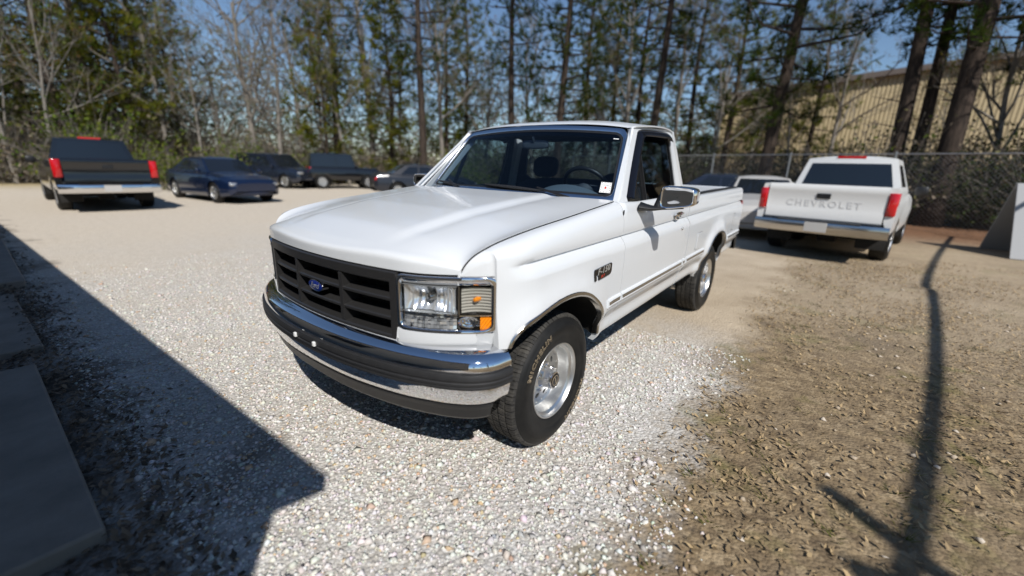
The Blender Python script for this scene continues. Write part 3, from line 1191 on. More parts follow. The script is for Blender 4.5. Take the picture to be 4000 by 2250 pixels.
mb.add([bw(-.9, 1.10), bw(.9, 1.10), (-1.93, .9, .5), (-1.93, -.9, .5)], [(0, 1, 2, 3)])
part(mb, 'cab_back', 'paint', sharp=30)
mb = poly_hole(shrink(ow, .02), hw, lambda y, z: (bw(y, z)[0] + .03, y, z))
mb.grid([[bw(y, z) for y, z in hw], [(bw(y, z)[0] + .03, y, z) for y, z in hw]], cu=True)
part(mb, 'back_lining', 'cabin', sharp=30)
mb = MB()
mb.add([(bw(y, z)[0] + .01, y, z) for y, z in hw], [tuple(range(8))])
part(mb, 'rear_window', 'glass')

# ---- cabin
mb = MB()
rows = []
for t in np.linspace(-1, 1, 41):
    y = .83 * t
    hump = .105 * max(0, 1 - ((y - .385) / .27) ** 2) ** .6
    xb = -.73 + .10 * (1 - t * t)
    rows.append([(xb, y, 1.205), (xb - .10, y, 1.213 + hump * .3), (-.90, y, 1.205 + hump), (-.985, y, 1.19 + hump), (-1.01, y, 1.15 + hump * .6), (-.98, y, 1.05), (-.96, y, .75)])
mb.grid(rows)
part(mb, 'dashboard', 'dash', sharp=50)
mb = MB()
mb.box((-1.25, 0, .52), (1.35, 1.7, .04))
mb.box((-.72, 0, .86), (.03, 1.7, .68))
part(mb, 'cabin_floor', 'cabin')
def cushion(c, s, n=10, p=4.0, tilt=0.):
    mb = MB()
    rows = []
    for i in range(n + 1):
        a = -math.pi / 2 + math.pi * i / n
        row = []
        for j in range(2 * n):
            b = 2 * math.pi * j / (2 * n)
            e = 2 / p
            f = lambda v: math.copysign(abs(v) ** e, v)
            x, y, z = f(math.cos(a)) * f(math.cos(b)) * s[0] / 2, f(math.cos(a)) * f(math.sin(b)) * s[1] / 2, f(math.sin(a)) * s[2] / 2
            row.append((c[0] + x - z * tilt, c[1] + y, c[2] + z))
        rows.append(row)
    mb.grid(rows, cu=True)
    return mb
seat = part(cushion((-1.45, 0, .74), (.52, 1.42, .20)), 'bench_seat', 'seat', sharp=80)
part(cushion((-1.70, 0, 1.02), (.17, 1.42, .60), tilt=.12), 'seat_back', 'seat', parent=seat, sharp=80)
for y, hz in ((-.33, .03), (.40, -.10)):
    part(cushion((-1.70, y, 1.385 + hz), (.11, .26, .19), p=3.2, tilt=.1), 'headrest', 'seat', parent=seat, sharp=80)
    for dy in (-.05, .05): part(MB().tube([(-1.70, y + dy, 1.22), (-1.70, y + dy, 1.36 + hz)], .007, 6), 'headrest_post', 'chrome2', parent=seat)
def torus(c, R, r, ax, n=40, m=10):
    ax = Vector(ax).normalized()
    u = ax.orthogonal().normalized()
    w = ax.cross(u)
    mb = MB()
    rows = []
    for i in range(n):
        a = 2 * math.pi * i / n
        d = u * math.cos(a) + w * math.sin(a)
        rows.append([Vector(c) + d * (R + r * math.cos(2 * math.pi * j / m)) + ax * (r * math.sin(2 * math.pi * j / m)) for j in range(m)])
    mb.grid(rows, cu=True, cv=True)
    return mb
sw_c, sw_ax = Vector((-1.17, .40, 1.275)), Vector((-.80, 0, .60))
sw = part(torus(sw_c, .185, .016, sw_ax), 'steering_wheel', 'black', sharp=80)
mb = MB()
u_ = sw_ax.normalized().cross(Vector((0, 1, 0)))
mb.tube([sw_c - sw_ax.normalized() * .02, sw_c - sw_ax.normalized() * .25], [.07, .035], 12)
for d in (Vector((0, 1, 0)), Vector((0, -1, 0)), u_ * (1 if u_.z < 0 else -1)):
    mb.tube([sw_c, sw_c + d * .18], [.03, .014], 8)
part(mb, 'steering_column', 'cabin', parent=sw, sharp=60)
# inside mirror
rm = part(cushion((-1.02, .01, 1.585), (.035, .245, .065), p=3.5), 'rear_view_mirror', 'cabin', sharp=80)
part(MB().tube([(-1.01, .01, 1.60), (-.985, .01, 1.64)], .010, 8), 'mirror_stalk', 'cabin', parent=rm)

# ---- wipers
def wiper(pivot, elbow, tip0, tip1):
    P = lambda q, off=.02: ws_pt(q[0] / lerp(.849, .725, q[1]), q[1], off)
    mb = MB()
    mb.tube([P(pivot, .015), P(pivot, .035), P(vlerp(pivot, elbow, .35), .035), P(elbow, .025)], [.017, .012, .009, .006], 8)
    o = part(mb, 'wiper', 'black', sharp=50)
    k = 14
    pts = [P(vlerp(tip0, tip1, i / (k - 1)), .016) for i in range(k)]
    b = MB()
    b.tube(pts, [.004 + .007 * math.sin(math.pi * i / (k - 1)) for i in range(k)], 6)
    b.tube([P(vlerp(tip0, tip1, i / (k - 1)), .005) for i in range(k)], .0045, 5)
    part(b, 'wiper_blade', 'rubber', parent=o)
wiper((.56, -.03), (.30, .085), (.36, .055), (-.17, .095))
wiper((-.41, -.02), (-.60, .13), (-.44, .05), (-.745, .115))

# ---- door mirrors
def mirror_shell():
    mb = MB()
    cy, cz, cx = 1.165, 1.270, -.905
    rows = []
    def ring(d, sc, n=48, p=5.0):
        out = []
        for j in range(n):
            a = 2 * math.pi * j / n
            f = lambda v: math.copysign(abs(v) ** (2 / p), v)
            yy = f(math.cos(a)) * .108 * sc
            zz = f(math.sin(a)) * (.066 - .012 * (yy / .108)) * sc
            out.append((cx + d - .10 * (yy) * .5, cy + yy, cz + zz + .06 * yy))
        return out
    mb.grid([ring(-.055, .92), ring(-.05, .99), ring(-.005, 1.0), ring(.014, .985), ring(.026, .94), ring(.030, .885), ring(.026, .86), ring(.0245, .80), ring(.0255, .50), ring(.026, .02)], cu=True)
    return mb
ml, mr = both(mirror_shell, 'door_mirror', 'chrome', sharp=60)
def mirror_arm():
    mb = MB()
    rows = []
    P = catmull([(-.85, .955, 1.205), (-.862, .99, 1.200), (-.88, 1.03, 1.196), (-.905, 1.075, 1.200), (-.92, 1.13, 1.202), (-.92, 1.20, 1.207)], 16)
    W = np.interp(np.linspace(0, 1, 16), [0, .2, .5, .8, 1], [.075, .06, .045, .035, .02])
    H = np.interp(np.linspace(0, 1, 16), [0, .2, .4, .8, 1], [.028, .022, .016, .009, .004])
    for p, w, h in zip(P, W, H):
        rows.append([(p[0] + w * math.cos(a), p[1] + w * .25 * math.cos(a), p[2] + h * math.sin(a)) for a in np.linspace(0, 2 * math.pi, 12, endpoint=False)])
    mb.grid(rows, cu=True)
    mb.tube([(-.895, 1.05, 1.20), (-.91, 1.062, 1.26), (-.93, 1.075, 1.31)], [.03, .026, .012], 10)
    return mb
for o, s in ((ml, 1), (mr, -1)):
    m_b = mirror_arm()
    if s < 0: m_b.xf(mir)
    part(m_b, 'mirror_arm', 'black', parent=o, sharp=60)
    g_ = MB()
    g_.add([(-.967 - .05 * yy, (1.165 + yy) * s, 1.270 + zz + .06 * yy) for yy, zz in ((-.085, -.052), (.085, -.044), (.085, .042), (-.085, .055))], [(0, 1, 2, 3)])
    part(g_, 'mirror_glass', 'chrome', parent=o)

# ---- bed
mb = MB()
mb.box((-3.03, 0, .66), (2.20, 1.72, .04))
mb.box((-1.945, 0, .93), (.03, 1.74, .52))
for s in (-1, 1):
    mb.box((RXC, s * .72, .78), (.95, .28, .24))
part(mb, 'bed_liner', 'black')
mb = MB()
rows = [[(x, -.80, z), (x, .80, z)] for x, z in ((-4.10, .62), (-4.10, 1.195), (-4.115, 1.203), (-4.14, 1.20), (-4.145, 1.15), (-4.138, 1.10), (-4.145, .66), (-4.135, .62))]
mb.grid(rows)
tgate = part(mb, 'tailgate', 'paint', sharp=50)
def rail_cap():
    mb = MB()
    rows = []
    for x in (BX0 - .05, -2.3, -3.0, -3.6, -4.09):
        k = .010 + .006 * math.sin((x + 2) * 1.5) ** 2
        rows.append([(x, .858, 1.196), (x, .862, 1.204 + k), (x, .905, 1.204 + k), (x, .912, 1.204)])
    mb.grid(rows)
    return mb
both(rail_cap, 'rail_cap', 'black', sharp=40)
def tail():
    mb = MB()
    rows = []
    for z in (.715, .73, .85, 1.0, 1.045, 1.055):
        e = .012 if z in (.715, 1.055) else 0
        y = side_y(-4.1, min(z, 1.0)) - .002
        rows.append([(-4.11, y - .004, z), (-4.142, y + .002 - e, z), (-4.162 + e, y - .015, z), (-4.162 + e, .86, z), (-4.14, .82, z)])
    mb.grid(rows)
    mb.add(rows[0], [tuple(range(5))]); mb.add(rows[-1], [tuple(range(5))])
    return mb
both(tail, 'tail_lamp', 'red', sharp=50)
mb = MB()
rows = []
for t in np.linspace(-1, 1, 21):
    y = .97 * t
    x = -4.27 + .05 * abs(t) ** 4
    rows.append([(x + .14, y, .60), (x, y, .60), (x - .01, y, .585), (x - .01, y, .48), (x, y, .46), (x + .08, y, .45)])
mb.grid(rows)
for r in (rows[0], rows[-1]): mb.add(r, [tuple(range(6))])
part(mb, 'rear_bumper', 'black', sharp=40)
mb = MB()
mb.tube([(-2.4, .45, .42), (-2.9, .50, .50), (-3.30, .72, .45), (-3.52, .90, .40)], .028, 10)
part(mb, 'tailpipe', 'under')
# underbody: frame rails, sump, axles
mb = MB()
for s in (-1, 1):
    mb.box((-1.9, s * .42, .43), (4.6, .07, .16))
mb.box((-.1, 0, .42), (.9, .7, .25))
mb.box((-1.3, 0, .46), (1.2, 1.5, .10))
mb.box((-2.9, 0, .56), (2.1, 1.6, .08))
mb.tube([(RXC, -.75, .352), (RXC, .75, .352)], .045, 10)
mb.tube([(.03, -.75, .33), (.03, .75, .33)], .04, 8)
mb.box((RXC, 0, .352), (.28, .28, .26))
mb.box((.42, 0, .72), (.10, 1.3, .50))
mb.box((.60, 0, .56), (.10, 1.5, .22))
part(mb, 'chassis', 'under', body=False)

# ---- wheels
def tyre_parts():
    R = .367
    side_o = [(.2035, -.008), (.2075, .004), (.213, .010), (.225, .014), (.245, .0185), (.262, .0195), (.264, .0215), (.312, .020), (.314, .0175), (.326, .012), (.338, .003), (.346, -.006)]
    side_i = [(.346, -.194), (.325, -.212), (.28, -.22), (.22, -.21), (.205, -.19)]
    tm_ = MB()
    tm_.revolve(side_o, 96)
    tm_.revolve(side_i, 64)
    # thin concentric ribs near the bead
    # tread
    NP = 58
    edges = [(-.002, -.046), (-.055, -.090), (-.099, -.1335), (-.1425, -.178), (-.187, -.198)]
    hl = []
    for k, (a, b) in enumerate(edges):
        sub = 5 if k in (0, 4) else 3
        for i in range(sub):
            hl.append((lerp(a, b, i / (sub - 1)), k))
        if k < 4:
            hl.append((b - .0015, -1)); hl.append((edges[k + 1][0] + .0015, -1))
    def rad(h):
        u = (h + .10) / .10
        return R - .004 * abs(u) ** 2 - .017 * max(0, abs(u) - .82) ** 1.5 / .18 ** 1.5 * .9
    rows = []
    sub = [(0, 0), (.03, 1), (.20, 1), (.23, 0), (.56, 0), (.58, 2), (.64, 2), (.66, 0)]
    for h, k in hl:
        row = []
        for pch in range(NP):
            for s, g in sub:
                r = rad(h)
                ph = {0: 0., 1: .33, 2: .66, 3: .2, 4: .5, -1: 0}[k]
                skew = 0 if k == -1 else (h + .10) * (3.2 if k in (0, 4) else -6)
                a = 2 * math.pi * (pch + s + ph + skew * .5) / NP
                if k == -1: r -= .0095
                elif g == 1: r -= .0085 if k in (0, 4) else .0055
                elif g == 2: r -= .003
                row.append((r * math.cos(a), h, r * math.sin(a)))
        rows.append(row)
    tr_ = MB()
    tr_.grid(rows, cu=True)
    # shoulders
    tr_.grid([[(x * .346 / R * 1.004, -.0075, z * .346 / R * 1.004) for x, y, z in rows[0]], rows[0]], cu=True)
    tr_.grid([rows[-1], [(x * .346 / R, -.196, z * .346 / R) for x, y, z in rows[-1]]], cu=True)
    return tm_, tr_
def rim_parts():
    rim = MB()
    rim.revolve([(.200, -.20), (.203, -.02), (.2065, -.006), (.2085, .003), (.206, .0075), (.201, .007), (.197, -.001), (.193, -.012), (.186, -.0165), (.180, -.022), (.177, -.040), (.1765, -.072), (.171, -.086), (.160, -.0925), (.150, -.092)], 80)
    # disc with a ring of round holes
    NH, rh, rc = 10, .0165, .112
    d = lambda r: -.092 + (.150 - r) * .25
    for s in range(NH):
        a0 = 2 * math.pi * s / NH
        da = math.pi / NH
        hole, outb = [], []
        for k in range(16):
            t = 2 * math.pi * k / 16
            px, py = rc + rh * math.cos(t), rh * math.sin(t) * 1.05
            hole.append((px, py))
            c, sn = math.cos(t), math.sin(t)
            m = max(abs(c), abs(sn))
            ur, ua = c / m, sn / m
            r = rc + (.150 - rc) * ur if ur > 0 else rc + (rc - .076) * ur
            outb.append((r, da * ua))
        def hp(p, dd=0):
            r = math.hypot(p[0], p[1]); a = a0 + math.atan2(p[1], p[0])
            return (r * math.cos(a), d(r) + dd, r * math.sin(a))
        def op(p):
            a = a0 + p[1]
            return (p[0] * math.cos(a), d(p[0]), p[0] * math.sin(a))
        rim.grid([[op(p) for p in outb], [hp(p) for p in hole], [hp((rc + (p[0] - rc) * .92, p[1] * .92), -.018) for p in hole]], cu=True)
    rim.revolve([(.076, d(.076)), (.066, -.066), (.05, -.064), (.0, -.064)], 40)
    riv = []
    for k in range(20):
        a = 2 * math.pi * (k + .5) / 20
        riv.append(MB().revolve([(0, .004), (.0032, .003), (.0046, 0)], 7, (.158 * math.cos(a), -.0905, .158 * math.sin(a))))
    nuts = []
    for k in range(5):
        a = 2 * math.pi * (k + .3) / 5
        nuts.append(MB().revolve([(0, .026), (.007, .026), (.0095, .020), (.0115, 0)], 6, (.078 * math.cos(a), -.076, .078 * math.sin(a))))
    cap = MB()
    cap.revolve([(.064, -.072), (.062, -.062), (.054, -.052), (.051, -.02), (.049, -.006), (.046, .001), (.040, .003), (.038, .001)], 40)
    face = MB()
    face.revolve([(.0405, .0035), (.036, .0045), (0, .0045)], 32)
    ring = MB()
    ring.revolve([(.0285, .0042), (.028, .0056), (.0262, .0056), (.0257, .0042)], 32)
    ring.box((0, .0052, 0), (.005, .002, .040), Matrix.Rotation(math.radians(20), 3, 'Y'))
    dark = MB()  # flat black disc for the unlit space behind the rim holes
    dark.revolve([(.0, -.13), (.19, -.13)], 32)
    return rim, riv, nuts, cap, face, ring, dark
def tyre_text():
    """outlined word, twice round the sidewall"""
    out = []
    for a0 in (math.radians(182), math.radians(4)):
        for mm, off, ext, lift in (('tan', .0015, .0006, .0222), ('tyre', -.0007, .0008, .0228)):
            t = text_mesh('MICHELIN', .044, ext, off, 0, spacing=1.18, res=2)
            rr = .291
            def bend(p):
                # clockwise seen from outside: x forward is on the left
                ang = a0 + math.radians(42) + p[0] / rr * 1.15
                r = rr + p[1] * .95
                return (r * math.cos(ang), lift + p[2], r * math.sin(ang))
            out.append((t.xf(bend), mm))
    return out
tyre_mb, tread_mb = tyre_parts()
rim_mbs = rim_parts()
w0 = rim_mbs[0].build('wheel', MT['alu'], truck, sharp=35)
tyo = tyre_mb.build('tyre', MT['tyre'], w0, sharp=50)
tread_mb.build('tread', MT['tread'], w0, sharp=30)
for mb_, nm, mm in zip(rim_mbs[1:], ('rivet', 'wheel_nut', 'hub_cap', 'cap_face', 'cap_emblem', 'rim_cavity_disc'), ('alu', 'chrome', 'chrome', 'gloss_black', 'tan', 'void')):
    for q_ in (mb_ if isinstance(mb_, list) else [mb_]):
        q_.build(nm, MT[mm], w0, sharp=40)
for t_m, mm in tyre_text():
    t_m.build('tyre_lettering', MT[mm], w0, smooth=False)
w0.location = (.03, .932, .352)
for k, (x, y, flip, rot) in enumerate(((-2.985, .942, 0, 40), (.03, -.932, 1, 100), (-2.985, -.942, 1, 10))):
    w = copy_tree(w0, truck)
    w.location = (x, y, .352)
    w.rotation_euler = (0, math.radians(rot), math.pi if flip else 0)
# ------------------------------------------------------------------ ground
def at(px, dist, z=0.):
    """world point at radial distance dist in the direction seen at column px (of 2576) on the horizon"""
    d = cF + cR * ((px - 1288) / 1065.6)
    h = Vector((d.x, d.y, 0)).normalized()
    return Vector((CAM.x + h.x * dist, CAM.y + h.y * dist, z))

def ground_material():
    m = mat('gravel_and_dirt', (.4, .4, .4), .92, spec=.25)
    t = NT(m)
    p = t.pos()
    sep = t.node('ShaderNodeSeparateXYZ')
    t.link(p, sep.inputs[0])
    X, Y = sep.outputs[0], sep.outputs[1]
    big = t.noise(.35, 4, .55, p)
    mid = t.noise(1.4, 5, .6, p)
    fine = t.noise(9, 5, .65, p)
    tiny = t.noise(60, 4, .7, p)
    # pale crushed stone
    v = t.voro(58, p, out='Color')
    vs = t.node('ShaderNodeSeparateColor')
    t.link(v, vs.inputs[0])
    cell = t.ramp(vs.outputs[0], [(0, (.38, .36, .325)), (.25, (.50, .475, .435)), (.6, (.58, .56, .525)), (1, (.68, .665, .635))])
    gravel = t.mix(t.ramp(mid, [(.35, (0, 0, 0)), (.75, (.55, .55, .55))]), cell, (.52, .455, .37))
    edge = t.voro(58, p)
    gravel = t.mix(t.ramp(edge, [(.45, (0, 0, 0)), (.85, (.5, .5, .5))]), gravel, (.26, .24, .21))
    # compacted tan fines, further out
    tan = t.mix(t.ramp(fine, [(.3, (0, 0, 0)), (.7, (1, 1, 1))]), (.54, .465, .365), (.66, .58, .47))
    tan = t.mix(t.ramp(tiny, [(.45, (0, 0, 0)), (.8, (.7, .7, .7))]), tan, (.42, .36, .28))
    # bare dirt with leaf litter
    dirt = t.mix(t.ramp(fine, [(.30, (0, 0, 0)), (.68, (1, 1, 1))]), (.115, .082, .050), (.30, .222, .130))
    dirt = t.mix(t.ramp(t.voro(26, p, out='Color'), [(.0, (0, 0, 0)), (.62, (0, 0, 0)), (.9, (.8, .8, .8))]), dirt, (.36, .275, .17))
    dirt = t.mix(t.ramp(mid, [(.55, (0, 0, 0)), (.72, (.75, .75, .75))]), dirt, (.15, .12, .088))
    grassm = t.ramp(t.noise(2.3, 4, .6, p, .6), [(.56, (0, 0, 0)), (.68, (.7, .7, .7))])
    dirt = t.mix(grassm, dirt, (.135, .125, .035))
    sand = t.mix(t.ramp(mid, [(.3, (0, 0, 0)), (.75, (1, 1, 1))]), (.52, .425, .305), (.36, .28, .19))
    sand = t.mix(t.ramp(tiny, [(.5, (0, 0, 0)), (.8, (.6, .6, .6))]), sand, (.58, .50, .385))
    straw = t.mix(t.ramp(fine, [(.3, (0, 0, 0)), (.7, (1, 1, 1))]), (.115, .055, .03), (.27, .145, .075))
    field = t.mix(t.ramp(mid, [(.3, (0, 0, 0)), (.7, (1, 1, 1))]), (.47, .37, .21), (.33, .27, .14))
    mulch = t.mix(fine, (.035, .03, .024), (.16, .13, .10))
    def step(a, lo, hi):
        return t.ramp(t.math('MULTIPLY_ADD', a, 1.), [(lo, (0, 0, 0)), (hi, (1, 1, 1))]) if False else t.math('SMOOTH_MIN', t.math('MAXIMUM', t.math('DIVIDE', t.math('SUBTRACT', a, lo), hi - lo), 0.), 1.)
    nz = t.math('MULTIPLY', t.math('SUBTRACT', mid, .5), 1.1)
    nf = t.math('MULTIPLY', t.math('SUBTRACT', fine, .5), .5)
    Yn = t.math('ADD', t.math('ADD', Y, nz), nf)
    nb = t.math('MULTIPLY', t.math('SUBTRACT', big, .5), 6.)
    Xn = t.math('ADD', t.math('ADD', X, t.math('MULTIPLY', nz, 2.)), nf)
    # left side: gravel turns to compacted fines away from the building
    c = t.mix(t.math('MULTIPLY', step(t.math('ADD', t.math('MULTIPLY', Y, -1.), nb), 1.5, 8.), .85), gravel, tan)
    # dry field far left, pale drive in front of it
    c = t.mix(step(t.math('ADD', t.math('MULTIPLY', Y, -1.), nb), 23., 27.), c, field)
    # behind the pickup: sandy lot
    c = t.mix(t.math('MULTIPLY', step(t.math('MULTIPLY', Xn, -1.), 1.4, 2.6), step(Y, -3., .5)), c, sand)
    c = t.mix(t.math('MULTIPLY', step(t.math('MULTIPLY', Xn, -1.), 5, 10), t.math('MULTIPLY', step(t.math('MULTIPLY', Y, -1.), -3., 2.), .7)), c, tan)
    # dirt strip along the driver's side
    dm = t.math('MULTIPLY', step(Yn, 1.30, 1.62), t.math('SUBTRACT', 1., t.math('MULTIPLY', step(t.math('MULTIPLY', Xn, -1.), 2.2, 4.5), .55)))
    c = t.mix(dm, c, dirt)
    # pine straw under the trees by the fence
    c = t.mix(t.math('MULTIPLY', step(t.math('MULTIPLY', Xn, -1.), 11, 14.), step(Yn, 1., 3.)), c, straw)
    c = t.mix(step(t.math('ADD', t.math('MULTIPLY', X, -1.), nb), 19., 26.), c, straw)
    # dark litter against the slabs
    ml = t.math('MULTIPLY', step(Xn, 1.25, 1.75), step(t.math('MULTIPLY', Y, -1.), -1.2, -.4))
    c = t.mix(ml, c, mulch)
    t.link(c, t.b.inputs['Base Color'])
    hgt = t.math('ADD', t.math('MULTIPLY', edge, -.9), t.math('ADD', t.math('MULTIPLY', fine, 1.4), t.math('MULTIPLY', tiny, .5)))
    t.bump(hgt, .5, .02)
    return m
xs = list(np.linspace(-300, -20, 8)) + list(np.linspace(-18, 6, 49)) + list(np.linspace(10, 300, 8))
ys = list(np.linspace(-300, -32, 8)) + list(np.linspace(-30, 10, 41)) + list(np.linspace(14, 300, 8))
mb = MB()
mb.grid([[(x, y, 0) for y in ys] for x in xs])
gnd = mb.build('ground', ground_material(), fixn=False)
tag(gnd, kind='structure')

def color_mesh(name, V, F, C, material, fsmooth=False):
    """V (n,3), F (m,k) int, C per-face rgb"""
    me = bpy.data.meshes.new(name)
    k = F.shape[1]
    me.vertices.add(len(V))
    me.vertices.foreach_set('co', V.astype(np.float32).ravel())
    me.loops.add(F.size)
    me.loops.foreach_set('vertex_index', F.astype(np.int32).ravel())
    me.polygons.add(len(F))
    me.polygons.foreach_set('loop_start', np.arange(0, F.size, k, dtype=np.int32))
    me.update(calc_edges=True)
    if C is not None:
        at_ = me.color_attributes.new('tone', 'FLOAT_COLOR', 'CORNER')
        cc = np.ones((len(F), k, 4), np.float32)
        cc[:, :, :3] = C[:, None, :]
        at_.data.foreach_set('color', cc.ravel())
    me.materials.append(material)
    if fsmooth:
        me.polygons.foreach_set('use_smooth', [True] * len(me.polygons))
    o = bpy.data.objects.new(name, me)
    COL.objects.link(o)
    return o
def tone_mat(name, rough=.9, spec=.3, trans=0.):
    m = mat(name, (.5, .5, .5), rough, spec=spec)
    t = NT(m)
    a = t.node('ShaderNodeAttribute', attribute_name='tone')
    t.link(a.outputs['Color'], t.b.inputs['Base Color'])
    if trans:
        t.n.remove(t.b)
        d = t.node('ShaderNodeBsdfDiffuse')
        tl = t.node('ShaderNodeBsdfTranslucent')
        mx = t.node('ShaderNodeMixShader')
        mx.inputs[0].default_value = trans
        t.link(a.outputs['Color'], d.inputs[0]); t.link(a.outputs['Color'], tl.inputs[0])
        t.link(d.outputs[0], mx.inputs[1]); t.link(tl.outputs[0], mx.inputs[2])
        t.link(mx.outputs[0], t.n['Material Output'].inputs[0])
    return m
MT['stone'] = tone_mat('stone_chips', .9)
MT['litter'] = tone_mat('dead_leaf', .8)
MT['leaf'] = tone_mat('live_leaf', .6, trans=.35)
nr = np.random.default_rng(11)
def scatter_stones(name, P, R, C):
    n = len(P)
    oct_ = np.array([(1, 0, 0), (-1, 0, 0), (0, 1, 0), (0, -1, 0), (0, 0, .55), (0, 0, -.55)], float)
    ang = nr.uniform(0, 2 * np.pi, n)
    ca, sa = np.cos(ang), np.sin(ang)
    loc = oct_[None] * (1 + nr.uniform(-.35, .35, (n, 6, 3))) + nr.uniform(-.25, .25, (n, 6, 3))
    x = loc[:, :, 0] * ca[:, None] - loc[:, :, 1] * sa[:, None]
    y = loc[:, :, 0] * sa[:, None] + loc[:, :, 1] * ca[:, None]
    loc = np.stack([x, y, loc[:, :, 2]], -1) * R[:, None, None]
    V = (loc + P[:, None, :]).reshape(-1, 3)
    f = np.array([(0, 2, 4), (2, 1, 4), (1, 3, 4), (3, 0, 4), (2, 0, 5), (1, 2, 5), (3, 1, 5), (0, 3, 5)])
    F = (f[None] + (np.arange(n) * 6)[:, None, None]).reshape(-1, 3)
    return color_mesh(name, V, F, np.repeat(C, 8, 0), MT['stone'])
# crushed stone near the viewer
N = 120000
rad = nr.uniform(.0, 1, N) ** .8 * 7.5 + .5
azi = np.radians(nr.uniform(158, 280, N))
px_, py_ = CAM.x + rad * np.cos(azi), CAM.y + rad * np.sin(azi)
edge_ = 1.45 + .18 * np.sin(px_ * 2.1) + .10 * np.sin(px_ * 5.3 + 1) + nr.normal(0, .10, N)
keep = (py_ < edge_) & (px_ < 1.55) & ((px_ > -1.9) | (py_ < -1)) & (nr.uniform(0, 1, N) < np.clip((8.3 - rad) / 4, 0, 1))
px_, py_ = px_[keep], py_[keep]
n_ = len(px_)
R_ = nr.gamma(2.6, .0021, n_) + .0028
g_ = nr.beta(3, 2, n_)[:, None]
C_ = np.array([.46, .43, .38]) * (1 - g_) + np.array([.76, .735, .69]) * g_
C_ *= 1 + nr.normal(0, .04, (n_, 3))
tn = nr.uniform(0, 1, n_)
C_[tn < .08] *= np.array([.85, .66, .48])
C_[tn > .96] *= .6
st_ = scatter_stones('gravel', np.stack([px_, py_, R_ * .15], -1), R_, np.clip(C_, .02, .8))
tag(st_, 'pale crushed stone chips covering the lot around the pickup', 'gravel', kind='stuff')
# bigger pale stones lying in the dirt
N = 320
x_ = nr.uniform(-7, 1.2, N); y_ = 1.5 + nr.gamma(2, .9, N)
R2 = np.minimum(nr.gamma(2.2, .0055, N) + .005, .021)
g_ = nr.uniform(0, 1, (N, 1))
C2 = np.array([.33, .25, .16]) * (1 - g_) + np.array([.58, .51, .42]) * g_
o = scatter_stones('stones', np.stack([x_, y_, R2 * .3], -1), R2, C2)
tag(o, 'loose pale stones scattered over the brown dirt', 'stones', kind='stuff')
# fallen leaves on the dirt: small curled blades
N = 30000
x_ = nr.uniform(-9, 1.4, N); y_ = 1.32 + nr.gamma(1.7, 1.2, N)
clump = np.sin(x_ * 2.3 + 1.7 * np.sin(y_ * 2)) * np.sin(y_ * 2.9 + np.sin(x_ * 1.7)) + nr.normal(0, .5, N)
k_ = clump > -.1
x_, y_ = x_[k_], y_[k_]
n_ = len(x_)
L_ = nr.uniform(.007, .020, n_)
a_ = nr.uniform(0, 2 * np.pi, n_)
d = np.stack([np.cos(a_), np.sin(a_), nr.uniform(-.2, .5, n_)], -1) * L_[:, None]
s = np.stack([-np.sin(a_), np.cos(a_), nr.uniform(-.5, .5, n_)], -1) * (L_ * nr.uniform(.3, .6, n_))[:, None]
c0 = np.stack([x_, y_, np.full(n_, .012)], -1)
V = np.stack([c0 - d, c0 + s, c0 + d + np.array([0, 0, .006]), c0 - s], 1).reshape(-1, 3)
V[:, 2] = np.maximum(V[:, 2], .003)
F = np.arange(4 * n_).reshape(-1, 4)
g_ = nr.uniform(0, 1, (n_, 1))
C3 = np.array([.13, .09, .052]) * (1 - g_) + np.array([.43, .31, .165]) * g_
o = color_mesh('leaf_litter', V, F, C3, MT['litter'])
tag(o, 'dry brown leaves littering the dirt beside the gravel', 'leaf litter', kind='stuff')
# weeds and grass tufts
N = 260
vv, ff, cc = [], [], []
for i in range(N):
    bx, by = nr.uniform(-8, 1.0), 1.45 + nr.gamma(1.6, .9)
    for k in range(int(nr.integers(8, 22))):
        a = nr.uniform(0, 6.28); l = nr.uniform(.02, .07); r0 = nr.uniform(0, .05)
        x0, y0 = bx + r0 * math.cos(a), by + r0 * math.sin(a)
        w = .003
        o_ = len(vv)
        vv += [(x0 - w, y0, 0), (x0 + w, y0, 0), (x0 + math.cos(a) * l * .7, y0 + math.sin(a) * l * .7, l * .7)]
        ff.append((o_, o_ + 1, o_ + 2)); q = nr.uniform(0, 1)
        cc.append((.07 + .10 * q, .10 + .07 * q, .02 + .02 * q))
o = color_mesh('weeds', np.array(vv), np.array(ff), np.array(cc), MT['leaf'])
tag(o, 'small green weeds sprouting in the dirt', 'weeds', kind='stuff')

# concrete slabs along the building, in its shade
MT['concrete'] = noisy(mat('weathered_concrete', (.25, .225, .19), .9), 3.5, .55, .05, .6, 45)
def slab(x0, x1, y0, y1, h, label):
    mb = MB()
    mb.box(((x0 + x1) / 2, (y0 + y1) / 2, h / 2 - .03), (x1 - x0, y1 - y0, h + .06), Matrix.Rotation(RNG.uniform(-.02, .02), 3, 'Z'))
    o = mb.build('paving_slab', MT['concrete'], bevel=.012)
    tag(o, label, 'paving slab')
slab(1.68, 2.62, -2.12, -.02, .07, 'grey concrete slab in shade with a long straight edge, dark litter around it')
slab(1.46, 2.60, -8.3, -4.9, .09, 'shaded grey concrete slab farther along toward the black pickup')
slab(1.60, 2.62, -4.5, -2.55, .05, 'low shaded concrete slab between two larger slabs')
